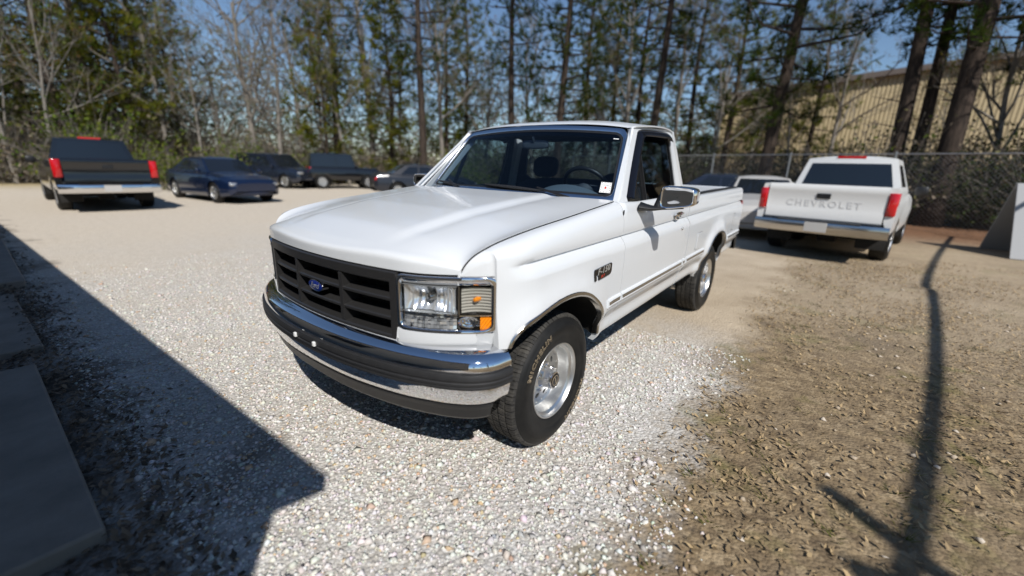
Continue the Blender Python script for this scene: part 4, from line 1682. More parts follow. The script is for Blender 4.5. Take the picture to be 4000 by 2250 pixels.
# leaf debris heaped against the slabs
N = 9000
y_ = nr.uniform(-12, .9, N); x_ = 1.62 + nr.normal(0, .13, N) + .05 * np.sin(y_ * 2)
a_ = nr.uniform(0, 6.28, N); L_ = nr.uniform(.008, .026, N)
d = np.stack([np.cos(a_), np.sin(a_), nr.uniform(-.6, .6, N)], -1) * L_[:, None]
s = np.stack([-np.sin(a_), np.cos(a_), nr.uniform(-.6, .6, N)], -1) * (L_ * .45)[:, None]
hh = np.maximum(.01, .07 * np.exp(-((x_ - 1.62) / .12) ** 2) * nr.uniform(0, 1, N)) 
c0 = np.stack([x_, y_, hh], -1)
V = np.stack([c0 - d, c0 + s, c0 + d, c0 - s], 1).reshape(-1, 3)
V[:, 2] = np.maximum(V[:, 2], .002)
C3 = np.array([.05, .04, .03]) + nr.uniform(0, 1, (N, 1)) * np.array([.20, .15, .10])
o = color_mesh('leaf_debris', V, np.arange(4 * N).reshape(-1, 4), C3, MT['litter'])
tag(o, 'dark dead leaves piled along the concrete slabs', 'leaf debris', kind='stuff')

# the building beside the viewer whose eave shades the gravel (out of view on the left)
MT['siding'] = noisy(mat('beige_metal_siding', (.34, .31, .26), .55), 3, .12, .05)
MT['roofing'] = noisy(mat('brown_roofing', (.10, .08, .07), .7), 4, .2, .05)
shop = empty('workshop_building', (2.53, 2.36, 0), math.radians(1.6))
mb = MB()
prof = [(-.16, 0), (-.16, 0)]
# local axes: +x away from the lot, -y along the building
rows = []
for k in range(0, 181):
    y = -.12 - k * .15
    off = .012 if k % 2 else 0
    rows.append([(.14 + off, y, 0), (.14 + off, y, 2.52)])
mb.grid(rows)
mb.add([(.14, -.12, 0), (.14, -.12, 2.52), (4.5, -.12, 3.7), (8.8, -.12, 2.52), (8.8, -.12, 0)], [(0, 1, 2, 3, 4)])
mb.add([(8.8, -.12, 0), (8.8, -.12, 2.52), (8.8, -27, 2.52), (8.8, -27, 0)], [(0, 1, 2, 3)])
mb.build('wall', MT['siding'], shop, smooth=False)
mb = MB()
mb.extrude([(0, 0, 2.50), (0, 0, 2.60), (4.5, 0, 3.85), (9, 0, 2.60), (9, 0, 2.50), (4.5, 0, 3.72)], (0, -27.2, 0))
mb.build('roof', MT['roofing'], shop, smooth=False)
for k, yy in enumerate((-4.0, -9.5, -15)):
    mb = MB(); mb.box((.135, yy, 1.5), (.06, 1.4, 1.0))
    w = mb.build('window', MT['black'], shop)
    mb = MB(); mb.box((.12, yy, 1.5), (.05, 1.28, .88))
    mb.build('pane', MT['gloss_black'], w)
mb = MB(); mb.box((.13, -12.2, 1.02), (.06, .95, 2.04)); mb.build('door', MT['paint2'], shop)
tag(shop, 'long low metal-sided workshop beside the lot, shading the gravel with its eave', 'building')

# service pole and thick cable on the driver's side (behind the viewer); they draw the dark lines on the dirt
MT['pole'] = noisy(mat('weathered_pole', (.12, .09, .065), .9), 6, .3, .05, .3, 40)
ph = 4.3
pb = Vector((-.48 + KX * ph, 2.17 + KY * ph, 0))
pole = empty('service_pole', pb)
mb = MB(); mb.tube([(0, 0, -.2), (0, 0, 2), (0, 0, ph)], [.075, .06, .05], 10)
mb.build('post', MT['pole'], pole)
tag(pole, 'weathered wooden service pole standing right of the viewer, carrying the thick cable', 'pole')
def shadow_pt(gx, gy, h): return (gx + KX * h, gy + KY * h, h)
pts = catmull([shadow_pt(-.02, 2.25, 3.78), shadow_pt(-.11, 2.41, 3.8), shadow_pt(-1.0, 2.56, 3.80), shadow_pt(-3.0, 2.83, 3.84), shadow_pt(-5.83, 3.12, 3.95), shadow_pt(-6.6, 3.13, 4.0), shadow_pt(-10, 3.65, 4.2), shadow_pt(-14.5, 4.45, 4.6)], 40)
pts = [(pb.x, pb.y, 3.7)] + pts
mb = MB(); mb.tube(pts, [.035] + [.05] * 3 + [.042] * (len(pts) - 4), 8)
cb = mb.build('service_cable', MT['rubber'])
tag(cb, 'thick black service cable strung from the wooden pole over the dirt', 'cable')
fp = pts[-1]
pole2 = empty('service_pole', (fp[0], fp[1] + .05, 0))
mb = MB(); mb.tube([(0, 0, -.2), (0, 0, 2.5), (0, 0, 5.0)], [.11, .09, .08], 10); mb.build('post', MT['pole'], pole2)
tag(pole2, 'far wooden service pole holding the other end of the thick cable', 'pole')
# ------------------------------------------------------------------ parked vehicles behind
def car_wheel(parent, x, y, r=.33, w=.21, flip=False, rim='alu', name='wheel'):
    s = -1 if flip else 1
    mb = MB()
    mb.revolve([(r * .60, -.01), (r * .66, 0.004), (r * .88, .012), (r * .97, -.012), (r, -.03), (r, -w + .03), (r * .95, -w), (r * .6, -w)], 32)
    for v in range(0): pass
    mb.xf(lambda p: (p[0], p[1] * s, p[2]))
    o = mb.build(name, MT['tyre'], parent, sharp=40)
    o.location = (x, y, r)
    k = MB()
    k.revolve([(r * .62, 0), (r * .60, .006), (r * .56, -.012), (r * .52, -.06), (0, -.07)], 32)
    for i in range(5):
        a = 2 * math.pi * i / 5
        d = Vector((math.cos(a), 0, math.sin(a)))
        k.bar(d * r * .05 + Vector((0, -.02, 0)), d * r * .58 + Vector((0, -.015, 0)), .075 * r / .33, .03, up=(0, 1, 0))
    k.revolve([(.06, -.02), (.05, .0), (0, .003)], 16)
    k.xf(lambda p: (p[0], p[1] * s, p[2]))
    k.build('rim', MT[rim], o, sharp=40)
    return o
def loft_body(st, arches, n_arch=18):
    """st: list of (x, halfwidth, zb, zshoulder, ztop); arches: (xc, r)"""
    xs = sorted(set([round(v, 4) for v in list(np.linspace(st[0][0], st[-1][0], 46)) + [s[0] for s in st] + [xc + r * math.cos(t) for xc, r in arches for t in np.linspace(0, math.pi, n_arch)]]))
    A = np.array(sorted(st))
    rows = []
    for x in xs:
        w, zb, zs, zt = [float(np.interp(x, A[:, 0], A[:, i])) for i in (1, 2, 3, 4)]
        zl = zb
        for xc, r in arches:
            if abs(x - xc) < r:
                zl = max(zb, .02 + math.sqrt(max(0, r * r - (x - xc) ** 2)) + .30)
        h = zs - zb
        half = []
        for f, wy in ((0, .955), (.10, .985), (.35, 1.0), (.55, 1.0), (.62, .992), (.85, .975), (.95, .955)):
            z = zb + h * f
            half.append((w * wy, max(z, zl)))
        half += [(w * .90, zs + (zt - zs) * .35), (w * .70, zs + (zt - zs) * .8), (w * .35, zt), (0, zt)]
        rows.append([(x, y, z) for y, z in half] + [(x, -y, z) for y, z in half[-2::-1]])
    mb = MB()
    mb.grid(rows)
    mb.add(rows[0], [tuple(range(len(rows[0])))])
    mb.add(rows[-1], [tuple(range(len(rows[0])))])
    # closed floor
    mb.add([(xs[0], -A[:, 1].max() * .8, .30), (xs[-1], -A[:, 1].max() * .8, .30), (xs[-1], A[:, 1].max() * .8, .30), (xs[0], A[:, 1].max() * .8, .30)], [(0, 1, 2, 3)])
    return mb
def inner_wells(root, arches, w):
    for xc, r in arches:
        for s in (-1, 1):
            mb = MB()
            mb.grid([[(xc + (r + .02) * math.cos(t), s * (w - .03), .32 + (r + .02) * math.sin(t)), (xc + (r + .02) * math.cos(t), s * (w - .45), .32 + (r + .02) * math.sin(t))] for t in np.linspace(-.2, math.pi + .2, 16)])
            mb.build('wheel_well', MT['under'], root)
def greenhouse(root, paint_m, belt, roof, zb, zr, panes, glass_m='carglass'):
    """belt/roof: (xfront, xrear, halfwidth); builds the painted shell and separate panes"""
    (bf, br, bw_), (rf, rr_x, rw) = belt, roof
    C = {}
    mb = MB()
    n = 7
    def P(u, v, k):
        """k: 'f','r' ends or +1/-1 sides"""
        if k in (1, -1):
            b = Vector((lerp(bf, br, u), bw_ * k, zb)); t = Vector((lerp(rf, rr_x, u), rw * k, zr))
        elif k == 'f':
            b = Vector((bf + .06 * (1 - u * u), bw_ * u, zb)); t = Vector((rf + .05 * (1 - u * u), rw * u, zr))
        else:
            b = Vector((br - .05 * (1 - u * u), bw_ * u, zb)); t = Vector((rr_x - .04 * (1 - u * u), rw * u, zr))
        q = b.lerp(t, v)
        q.z += 0
        return q
    for k in (1, -1):
        mb.grid([[P(u, v, k) for u in np.linspace(0, 1, 8)] for v in np.linspace(0, 1, 5)])
    for k in ('f', 'r'):
        mb.grid([[P(u, v, k) for u in np.linspace(-1, 1, 11)] for v in np.linspace(0, 1, 5)])
    # roof with crown and rounded edge
    rows = []
    for u in np.linspace(0, 1, 9):
        row = []
        for a in np.linspace(-1, 1, 13):
            x = lerp(rf + .05 * (1 - a * a), rr_x - .04 * (1 - a * a), u)
            z = zr + .055 * (1 - abs(a) ** 3) * (1 - abs(2 * u - 1) ** 4) + .012 * (1 - abs(2 * u - 1) ** 4)
            row.append((x, rw * a, z))
        rows.append(row)
    mb.grid(rows)
    sh_ = mb.build('cabin', paint_m, root, sharp=50)
    for (k, u0, u1, v0, v1) in panes:
        g = MB()
        ns = {1: Vector((0, 1, .3)), -1: Vector((0, -1, .3)), 'f': Vector((1, 0, .6)), 'r': Vector((-1, 0, .4))}[k]
        e = ns.normalized() * .006
        m_ = 9 if k in ('f', 'r') else 4
        g.grid([[P(lerp(u0, u1, i / m_), lerp(v0, v1, j / 3), k) + e for j in range(4)] for i in range(m_ + 1)])
        g.build('window', MT[glass_m], root)
    return sh_
MT['carglass'] = mat('dark_car_glass', (.010, .013, .018), .04, coat=.5)
MT['blackpaint'] = noisy(mat('black_paint', (.006, .006, .007), .16, coat=.8), 3, .2, .03)
MT['bluepaint'] = noisy(mat('dark_blue_paint', (.006, .014, .042), .2, .2, coat=.8), 3, .1, .03)
MT['navypaint'] = noisy(mat('navy_paint', (.010, .014, .026), .2, coat=.8), 3, .1, .03)
MT['greypaint'] = noisy(mat('charcoal_paint', (.014, .016, .022), .3, coat=.4), 3, .1, .03)
MT['beigepaint'] = noisy(mat('light_grey_paint', (.46, .45, .43), .3, coat=.5), 3, .04, .03)

MT['faded'] = mat('faded_grey_print', (.60, .60, .59), .5)
def place(root, axle_mid, fwd):
    f = Vector((fwd[0], fwd[1])).normalized()
    root.location = (axle_mid[0], axle_mid[1], 0)
    root.rotation_euler = (0, 0, math.atan2(f.y, f.x))

def pickup_bg(name, label, paint_m, lettering=None, bumper_m='chrome', crew=False, tail_w=.17, tail_h=(.86, 1.28), hL=0, rimm='alu'):
    """origin at the rear axle, +x forward"""
    root = empty(name)
    tag(root, label, 'pickup truck')
    W = .98
    wb = 3.65 if crew else 3.0
    cab_r = .62
    R = .385
    top = 1.30
    mb = loft_body([(cab_r, W, .45, 1.12, 1.14), (wb - .75, W, .45, 1.12, 1.14), (wb - .55, W, .45, 1.12, 1.20), (wb + .2, W * .99, .46, 1.08, 1.20), (wb + .75, W * .95, .52, 1.00, 1.12), (wb + .90, W * .86, .55, .90, .98)], [(wb, .47)])
    mb.build('cab_body', paint_m, root, sharp=40)
    greenhouse(root, paint_m, (wb - .55, cab_r + .02, .90), (wb - 1.15, cab_r + .10, .70), 1.14, 1.80,
               [('r', -.86, .86, .22, .86), ('f', -.9, .9, .08, .92)] + ([(k, .30, .58, .1, .84) for k in (1, -1)] + [(k, .64, .92, .1, .84) for k in (1, -1)] if crew else [(k, .36, .90, .1, .84) for k in (1, -1)]))
    # bed sides with arches
    xs = sorted(set(list(np.linspace(-1.18, cab_r - .03, 22)) + [.47 * math.cos(t) for t in np.linspace(0, math.pi, 22)]))
    for s in (-1, 1):
        rows = []
        for x in xs:
            zl = max(.55, .32 + math.sqrt(max(0, .47 ** 2 - x * x))) if abs(x) < .47 else .55
            prof_ = []
            for z, y in ((.55, .955), (.62, .975), (.80, .985), (1.00, .985), (1.08, .975), (1.11, .955), (1.20, .955), (top - .02, .945), (top, .925)):
                prof_.append((x, s * y, max(z, zl)))
            prof_ += [(x, s * .86, top), (x, s * .86, .75)]
            rows.append(prof_)
        mb = MB(); mb.grid(rows)
        mb.add(rows[0], [tuple(range(len(rows[0])))])
        mb.build('bedside', paint_m, root, sharp=40)
        # tail lamp
        z0, z1 = tail_h
        mb = MB()
        rr2 = []
        for z in (z0, z0 + .02, (z0 + z1) / 2, z1 - .03, z1):
            e = .015 if z in (z0, z1) else 0
            rr2.append([(-1.08, s * .985, z), (-1.19, s * (.98 - e), z), (-1.215 + e, s * .955, z), (-1.215 + e, s * (.955 - tail_w * .75), z), (-1.18, s * (.955 - tail_w), z)])
        mb.grid(rr2)
        mb.add(rr2[0], [(0, 1, 2, 3, 4)]); mb.add(rr2[-1], [(0, 1, 2, 3, 4)])
        mb.build('tail_lamp', MT['red'], root, sharp=50)
    mb = MB()
    mb.box((-.28, 0, .73), (1.8, 1.74, .05))
    mb.build('bed_floor', MT['black'], root)
    hw_ = .955 - tail_w - .008
    mb = MB()
    mb.grid([[(x, -hw_, z), (x, hw_, z)] for x, z in ((-1.12, .70), (-1.12, 1.29), (-1.14, 1.31), (-1.185, 1.305), (-1.20, 1.27), (-1.20, 1.19), (-1.192, 1.17), (-1.192, .90), (-1.20, .87), (-1.20, .73), (-1.18, .70))])
    for y in (-hw_, hw_):
        mb.add([(x, y, z) for x, z in ((-1.12, .70), (-1.12, 1.29), (-1.14, 1.31), (-1.185, 1.305), (-1.20, 1.27), (-1.20, .73), (-1.18, .70))], [tuple(range(7))])
    tg_ = mb.build('tailgate', paint_m, root, sharp=30)
    mb = MB(); mb.box((-1.202, 0, 1.12), (.018, .20, .085)); mb.build('handle', MT['black'], tg_, bevel=.006)
    if lettering:
        t = text_mesh(lettering, .155, .002, .002, 0, spacing=1.35)
        t.xf(lambda p: (-1.1945 - p[2], -p[0], .985 + p[1]))
        t.build('lettering', MT['faded'], tg_, smooth=False)
    mb = MB()
    rows = []
    for t in np.linspace(-1, 1, 17):
        y = .97 * t
        x = -1.36 + .07 * abs(t) ** 4
        rows.append([(x + .14, y, .68), (x + .01, y, .69), (x, y, .67), (x, y, .53), (x + .03, y, .49), (x + .10, y, .48)])
    mb.grid(rows)
    for r in (rows[0], rows[-1]): mb.add(r, [tuple(range(6))])
    bo = mb.build('rear_bumper', MT[bumper_m], root, sharp=40)
    mb = MB(); mb.box((-1.362, 0, .60), (.012, .33, .16)); mb.build('number_plate', MT['beigepaint'], bo, bevel=.004)
    mb = MB(); mb.box((-1.30, 0, .695), (.13, 1.2, .012)); mb.build('step_pad', MT['rubber'], bo)
    mb = MB(); mb.box((cab_r + .085, 0, 1.825), (.05, .46, .05)); mb.build('brake_light', MT['red'], root, bevel=.008)
    for x in (0, wb):
        for s in (-1, 1):
            car_wheel(root, x, s * .95, R, .25, s < 0, rimm)
    inner_wells(root, [(0, .47), (wb, .47)], .95)
    mb = MB()
    mb.box((1.3, 0, .52), (4.6, 1.2, .14)); mb.tube([(0, -.7, .385), (0, .7, .385)], .06, 8); mb.box((0, 0, .385), (.3, .3, .28)); mb.box((-1.0, 0, .55), (.4, 1.5, .12))
    mb.build('chassis', MT['under'], root)
    for s in (-1, 1):
        mb = MB()
        mb.v += cushion((wb - .95, s * 1.10, 1.22), (.10, .22, .20), 6).v
        mb.f += cushion((wb - .95, s * 1.10, 1.22), (.10, .22, .20), 6).f
        mb.bar((wb - .93, s * .90, 1.18), (wb - .94, s * 1.05, 1.20), .05, .04)
        mb.build('door_mirror', MT['black'], root, sharp=60)
    return root

chev = pickup_bg('parked_pickup', 'white pickup parked tail-first toward the viewer, with lettering across its tailgate', MT['paint2'], 'CHEVROLET', 'chrome2', False, .105, (.86, 1.22))
place(chev, (-8.55, 1.83), (-.985, .13))
blk = pickup_bg('parked_pickup', 'black crew-cab pickup with large red tail lamps, seen from behind', MT['blackpaint'], None, 'chrome', True, .135, (.86, 1.28))
place(blk, (-.80, -14.0), (-.04, -.998))

def sedan_bg(name, label, cat, paint_m, L=4.6, W=.90, H=1.45, kind='sedan', rimm='alu'):
    """origin mid between axles, +x forward"""
    root = empty(name)
    tag(root, label, cat)
    wb = L * .585
    xf, xr = wb / 2, -wb / 2
    R = .33 if kind == 'sedan' else .37
    ar = R + .06
    if kind == 'sedan':
        st = [(xf + .92, W * .70, .40, .60, .66), (xf + .80, W * .88, .28, .70, .76), (xf + .4, W * .98, .22, .80, .88), (xf - .45, W, .20, .90, .99), (0, W, .20, .93, .96), (xr + .2, W, .20, .95, .98), (xr - .35, W * .98, .22, .97, 1.05), (xr - .80, W * .90, .30, .93, 1.02), (xr - .92, W * .74, .42, .80, .84)]
        belt, rf = (xf - .42, xr - .30, W * .88), (xf - 1.15, xr + .42, W * .66)
        panes = [('f', -.92, .92, .06, .94), ('r', -.9, .9, .1, .9)] + [(k, .22, .52, .08, .86) for k in (1, -1)] + [(k, .55, .84, .08, .86) for k in (1, -1)]
        zb_, zr_ = .95, H - .06
    elif kind == 'suv':
        st = [(xf + .88, W * .76, .45, .78, .84), (xf + .78, W * .92, .34, .88, .95), (xf + .35, W * .99, .30, .98, 1.05), (xf - .5, W, .28, 1.02, 1.10), (0, W, .28, 1.04, 1.06), (xr - .6, W, .30, 1.05, 1.08), (xr - .82, W * .95, .36, 1.0, 1.04), (xr - .90, W * .84, .45, .9, .92)]
        belt, rf = (xf - .45, xr - .78, W * .90), (xf - 1.05, xr - .60, W * .74)
        panes = [('f', -.92, .92, .06, .94), ('r', -.88, .88, .12, .88)] + [(k, a, b, .08, .84) for k in (1, -1) for a, b in ((.14, .38), (.41, .66), (.69, .93))]
        zb_, zr_ = 1.05, H - .06
    else:  # boxy off-roader
        st = [(xf + .62, W * .80, .55, .98, 1.06), (xf + .55, W * .84, .50, 1.04, 1.12), (xf - .1, W * .86, .48, 1.08, 1.15), (xf - .62, W * .90, .46, 1.12, 1.16), (0, W * .92, .46, 1.12, 1.14), (xr - .5, W * .92, .48, 1.12, 1.14), (xr - .56, W * .88, .55, 1.05, 1.08)]
        belt, rf = (xf - .62, xr - .52, W * .86), (xf - .86, xr - .46, W * .78)
        panes = [('f', -.92, .92, .1, .92), ('r', -.85, .85, .12, .85)] + [(k, a, b, .1, .84) for k in (1, -1) for a, b in ((.08, .40), (.46, .94))]
        zb_, zr_ = 1.12, H - .05
    loft_body(st, [(xf, ar), (xr, ar)]).build('body', paint_m, root, sharp=40)
    greenhouse(root, paint_m, belt, rf, zb_, zr_, panes)
    xn = xf + (.80 if kind != 'offroad' else .56)
    zl = {'sedan': .62, 'suv': .80, 'offroad': .90}[kind]
    for s in (-1, 1):
        mb = cushion((xn + .015, s * W * .66, zl), (.16, .36 * (W / .9), .12 if kind == 'sedan' else .15), 8, 3.0)
        if kind == 'offroad': mb = MB().revolve([(0, .03), (.07, .025), (.085, .0), (.09, -.05)], 20, (xn + .05, s * W * .58, zl), 'x')
        mb.build('headlight', MT['clearlamp'], root, sharp=60)
        mb = cushion((xr - (.86 if kind == 'sedan' else .86 if kind == 'suv' else .53), s * W * .72, zl + .16), (.10, .26, .13), 8, 3.0)
        mb.build('tail_lamp', MT['red'], root, sharp=60)
        mb = cushion((xf - .62, s * (W + .07), zb_ + .06), (.10, .17, .13), 6, 3.0)
        mb.build('door_mirror', paint_m, root, sharp=60)
    mb = MB()
    if kind == 'offroad':
        for k in range(7):
            mb.box((xn + .045, (k - 3) * .085, .90), (.03, .04, .22))
    else:
        mb.grid([[(xn + .075 - .25 * y * y, y, zl - .02), (xn + .10 - .25 * y * y, y, zl - .20)] for y in np.linspace(-.42, .42, 9)])
    mb.build('grille', MT['black'], root)
    mb = MB()
    rows = [[(xn + .09 - .28 * y * y, y, zl - .22), (xn + .12 - .28 * y * y, y, zl - .26), (xn + .11 - .28 * y * y, y, zl - .36)] for y in np.linspace(-.80 * W, .80 * W, 13)]
    mb.grid(rows)
    mb.build('front_bumper', MT['black'] if kind == 'offroad' else paint_m, root)
    for x in (xf, xr):
        for s in (-1, 1):
            car_wheel(root, x, s * (W - .03), R, .21, s < 0, rimm)
    inner_wells(root, [(xf, ar), (xr, ar)], W - .02)
    return root
MT['clearlamp'] = mat('lamp_glass', (.45, .46, .47), .08, .6, coat=.6)
blue = sedan_bg('parked_sedan', 'dark blue sedan parked nose toward the viewer next to the black pickup', 'car', MT['bluepaint'], 4.75, .91, 1.45)
f_ = Vector((-.10, .99)).normalized()
place(blue, (-4.30 - f_.x * 1.39, -14.3 - f_.y * 1.39), f_)
suv = sedan_bg('parked_suv', 'dark sport utility wagon parked behind the blue sedan, facing away from the shrubs', 'car', MT['navypaint'], 4.7, .92, 1.75, 'suv')
place(suv, (-9.2, -22.4), (-.30, .95))
jeep = sedan_bg('parked_off_roader', 'black boxy off-road vehicle parked between the dark wagon and the trees', 'car', MT['blackpaint'], 4.1, .88, 1.86, 'offroad')
place(jeep, (-11.8, -20.4), (-.93, .36))
sd2 = sedan_bg('parked_sedan', 'dark grey sedan mostly hidden behind the white pickup hood', 'car', MT['greypaint'], 4.7, .90, 1.42)
place(sd2, (-11.4, -13.2), (-.90, .43))
sd3 = sedan_bg('parked_sedan', 'navy sedan seen over the white pickup bed, in front of the fence', 'car', MT['navypaint'], 4.7, .90, 1.46)
place(sd3, at(1800, 17.0), (-.25, .97))
sd4 = sedan_bg('parked_sedan', 'pale grey car between the two white pickups, partly hidden', 'car', MT['beigepaint'], 4.5, .88, 1.42)
place(sd4, at(1868, 13.2), (.97, .25))
# ------------------------------------------------------------------ fence, warehouse, oddments by the fence
MT['galv'] = noisy(mat('galvanised_steel', (.34, .35, .35), .45, .7), 8, .15, .08)
MT['tanwall'] = noisy(mat('tan_metal_wall', (.42, .34, .20), .5), 1.5, .10, .05)
MT['tarp'] = noisy(mat('grey_sheet', (.27, .275, .28), .6), 4, .15, .08)
MT['barrel'] = noisy(mat('blue_barrel', (.02, .12, .25), .45), 5, .15, .05)
fa, fb = at(1420, 25.5), at(2720, 16.5)
fdir = (fb - fa).normalized()
FL = (fb - fa).length
fence = empty('chain_link_fence', fa)
fence.rotation_euler = (0, 0, math.atan2(fdir.y, fdir.x))
FH = 2.15
mb = MB(); mb.tube([(0, 0, FH), (FL, 0, FH)], .021, 6); mb.build('top_rail', MT['galv'], fence)
npost = int(FL / 2.9)
p0 = None
for i in range(npost + 1):
    if p0 is None:
        mb = MB(); mb.tube([(0, 0, -.1), (0, 0, FH + .04)], .03, 8)
        mb.revolve([(.034, FH + .03), (.03, FH + .06), (0, FH + .075)], 8, (0, 0, 0), 'z')
        p0 = mb.build('post', MT['galv'], fence); o = p0
    else:
        o = p0.copy(); COL.objects.link(o); o.parent = fence
    o.location = (i * 2.9, 0, 0)
# woven wire: two families of zig-zag wires, as thin strips
vv, ff = [], []
step_, w_ = .11, .0022
def wire(a, b):
    k = len(vv)
    vv.extend([(a[0] - w_, a[1], a[2]), (a[0] + w_, a[1], a[2]), (b[0] + w_, b[1], b[2]), (b[0] - w_, b[1], b[2])])
    ff.append((k, k + 1, k + 2, k + 3))
x = -FH
while x < FL:
    for s in (1, -1):
        x0, z0, x1, z1 = x, .03, x + FH, FH
        if x0 < 0: z0, x0 = z0 - x0, 0
        if x1 > FL: z1, x1 = z1 - (x1 - FL), FL
        if s > 0: wire((x0, .004, z0), (x1, .004, z1))
        else: wire((FL - x0, -.004, z0), (FL - x1, -.004, z1))
    x += step_
me = bpy.data.meshes.new('wire_mesh'); me.from_pydata(vv, [], ff); me.materials.append(MT['galv'])
o = bpy.data.objects.new('wire_mesh', me); COL.objects.link(o); o.parent = fence; tag(o, kind='stuff')
tag(fence, 'tall chain-link fence with galvanised posts running behind the parked pickup', 'fence')

# warehouse gable wall behind the fence: ribbed panels under a rising roof edge
wdir = Vector((-.12, .993, 0)).normalized()
wa = at(2000, 38) - wdir * 7.0
ware = empty('warehouse', wa)
ware.scale = (1, -1, 1)
ware.rotation_euler = (0, 0, math.atan2(wdir.y, wdir.x))
WH, SL, PW = 6.85, .10, .9
npan = 36
pm = None
for i in range(npan):
    if pm is None:
        rows = []
        for k in range(4):
            xx = PW * k / 4
            for dx, dy in ((0, 0), (.05, -.035), (.10, -.035), (.15, 0)):
                rows.append([(xx + dx, -dy, 0), (xx + dx, -dy, WH + SL * (xx + dx))])
        rows.append([(PW - .002, 0, 0), (PW - .002, 0, WH + SL * PW)])
        mb = MB(); mb.grid(rows)
        pm = mb.build('wall_panel', MT['tanwall'], ware, smooth=False); q = pm
    else:
        q = pm.copy(); COL.objects.link(q); q.parent = ware
    x_l = i * PW
    q.location = (x_l, 0, 0)
    q.scale = (1, 1, (WH + SL * x_l) / WH)
TL = npan * PW
mb = MB()
mb.extrude([(-.3, -18, WH - .05), (TL, -18, WH + SL * TL - .02), (TL, -18, WH + SL * TL + .32), (-.3, -18, WH + .28)], (0, 18.45, 0))
mb.build('roof', MT['roofing'], ware, smooth=False)
mb = MB(); mb.add([(0, -.06, 0), (0, -18, 0), (0, -18, WH - .06), (0, -.06, WH - .06)], [(0, 1, 2, 3)]); mb.build('side_wall', MT['tanwall'], ware, smooth=False)
tag(ware, 'long tan ribbed-metal warehouse beyond the chain-link fence', 'building')

# two pale sheets propped together like a tent at the edge of the lot
tp = at(2638, 13.8)
prop = empty('propped_panels', tp, math.radians(96))
for sgn in (-1, 1):
    mb = MB()
    mb.box((0, 0, 0), (1.9, .03, 1.62))
    o = mb.build('panel', MT['tarp'], prop, bevel=.004)
    o.location = (0, sgn * .40, .72)
    o.rotation_euler = (sgn * math.radians(28), 0, 0)
tag(prop, 'pair of pale grey sheet panels propped together like a tent on the pine straw', 'panels')
bp_ = at(2312, 20.5)
mb = MB(); mb.revolve([(0, .0), (.29, 0), (.30, .02), (.29, .30), (.305, .31), (.29, .32), (.29, .60), (.305, .61), (.29, .62), (.29, .88), (.30, .90), (.27, .89), (0, .885)], 24, (0, 0, 0), 'z')
o = mb.build('barrel', MT['barrel'], sharp=40)
o.location = bp_
tag(o, 'blue plastic barrel standing by the chain-link fence', 'barrel')

# ------------------------------------------------------------------ trees
def bark(name, a, b):
    m = mat(name, a, .92, spec=.2)
    t = NT(m)
    p = t.obj()
    mp = t.node('ShaderNodeMapping')
    mp.inputs['Scale'].default_value = (6, 6, 1.2)
    t.link(p, mp.inputs[0])
    f = t.noise(2.2, 5, .65, mp.outputs[0])
    t.link(t.mix(t.ramp(f, [(.35, (0, 0, 0)), (.68, (1, 1, 1))]), a, b), t.b.inputs['Base Color'])
    t.bump(f, .6, .05)
    return m
MT['pinebark'] = bark('pine_bark', (.022, .017, .014), (.075, .055, .042))
MT['greybark'] = bark('grey_bark', (.13, .115, .098), (.31, .28, .24))

class Veg:
    """foliage faces with a tone for each"""
    def __init__(self): self.q, self.c = [], []
    def quad(self, c, d, s, col):
        self.q.append((c - s, c + d - s * .6, c + d + s * .6, c + s)); self.c.append(col)
    def build(self, name, m, parent):
        V = np.array([[tuple(v) for v in q] for q in self.q]).reshape(-1, 3)
        o = color_mesh(name, V, np.arange(len(V)).reshape(-1, 4), np.array(self.c), m)
        o.parent = parent
        return o
def rv(r, s=1.):
    while True:
        v = Vector((r.uniform(-1, 1), r.uniform(-1, 1), r.uniform(-1, 1)))
        if .05 < v.length < 1: return v * s

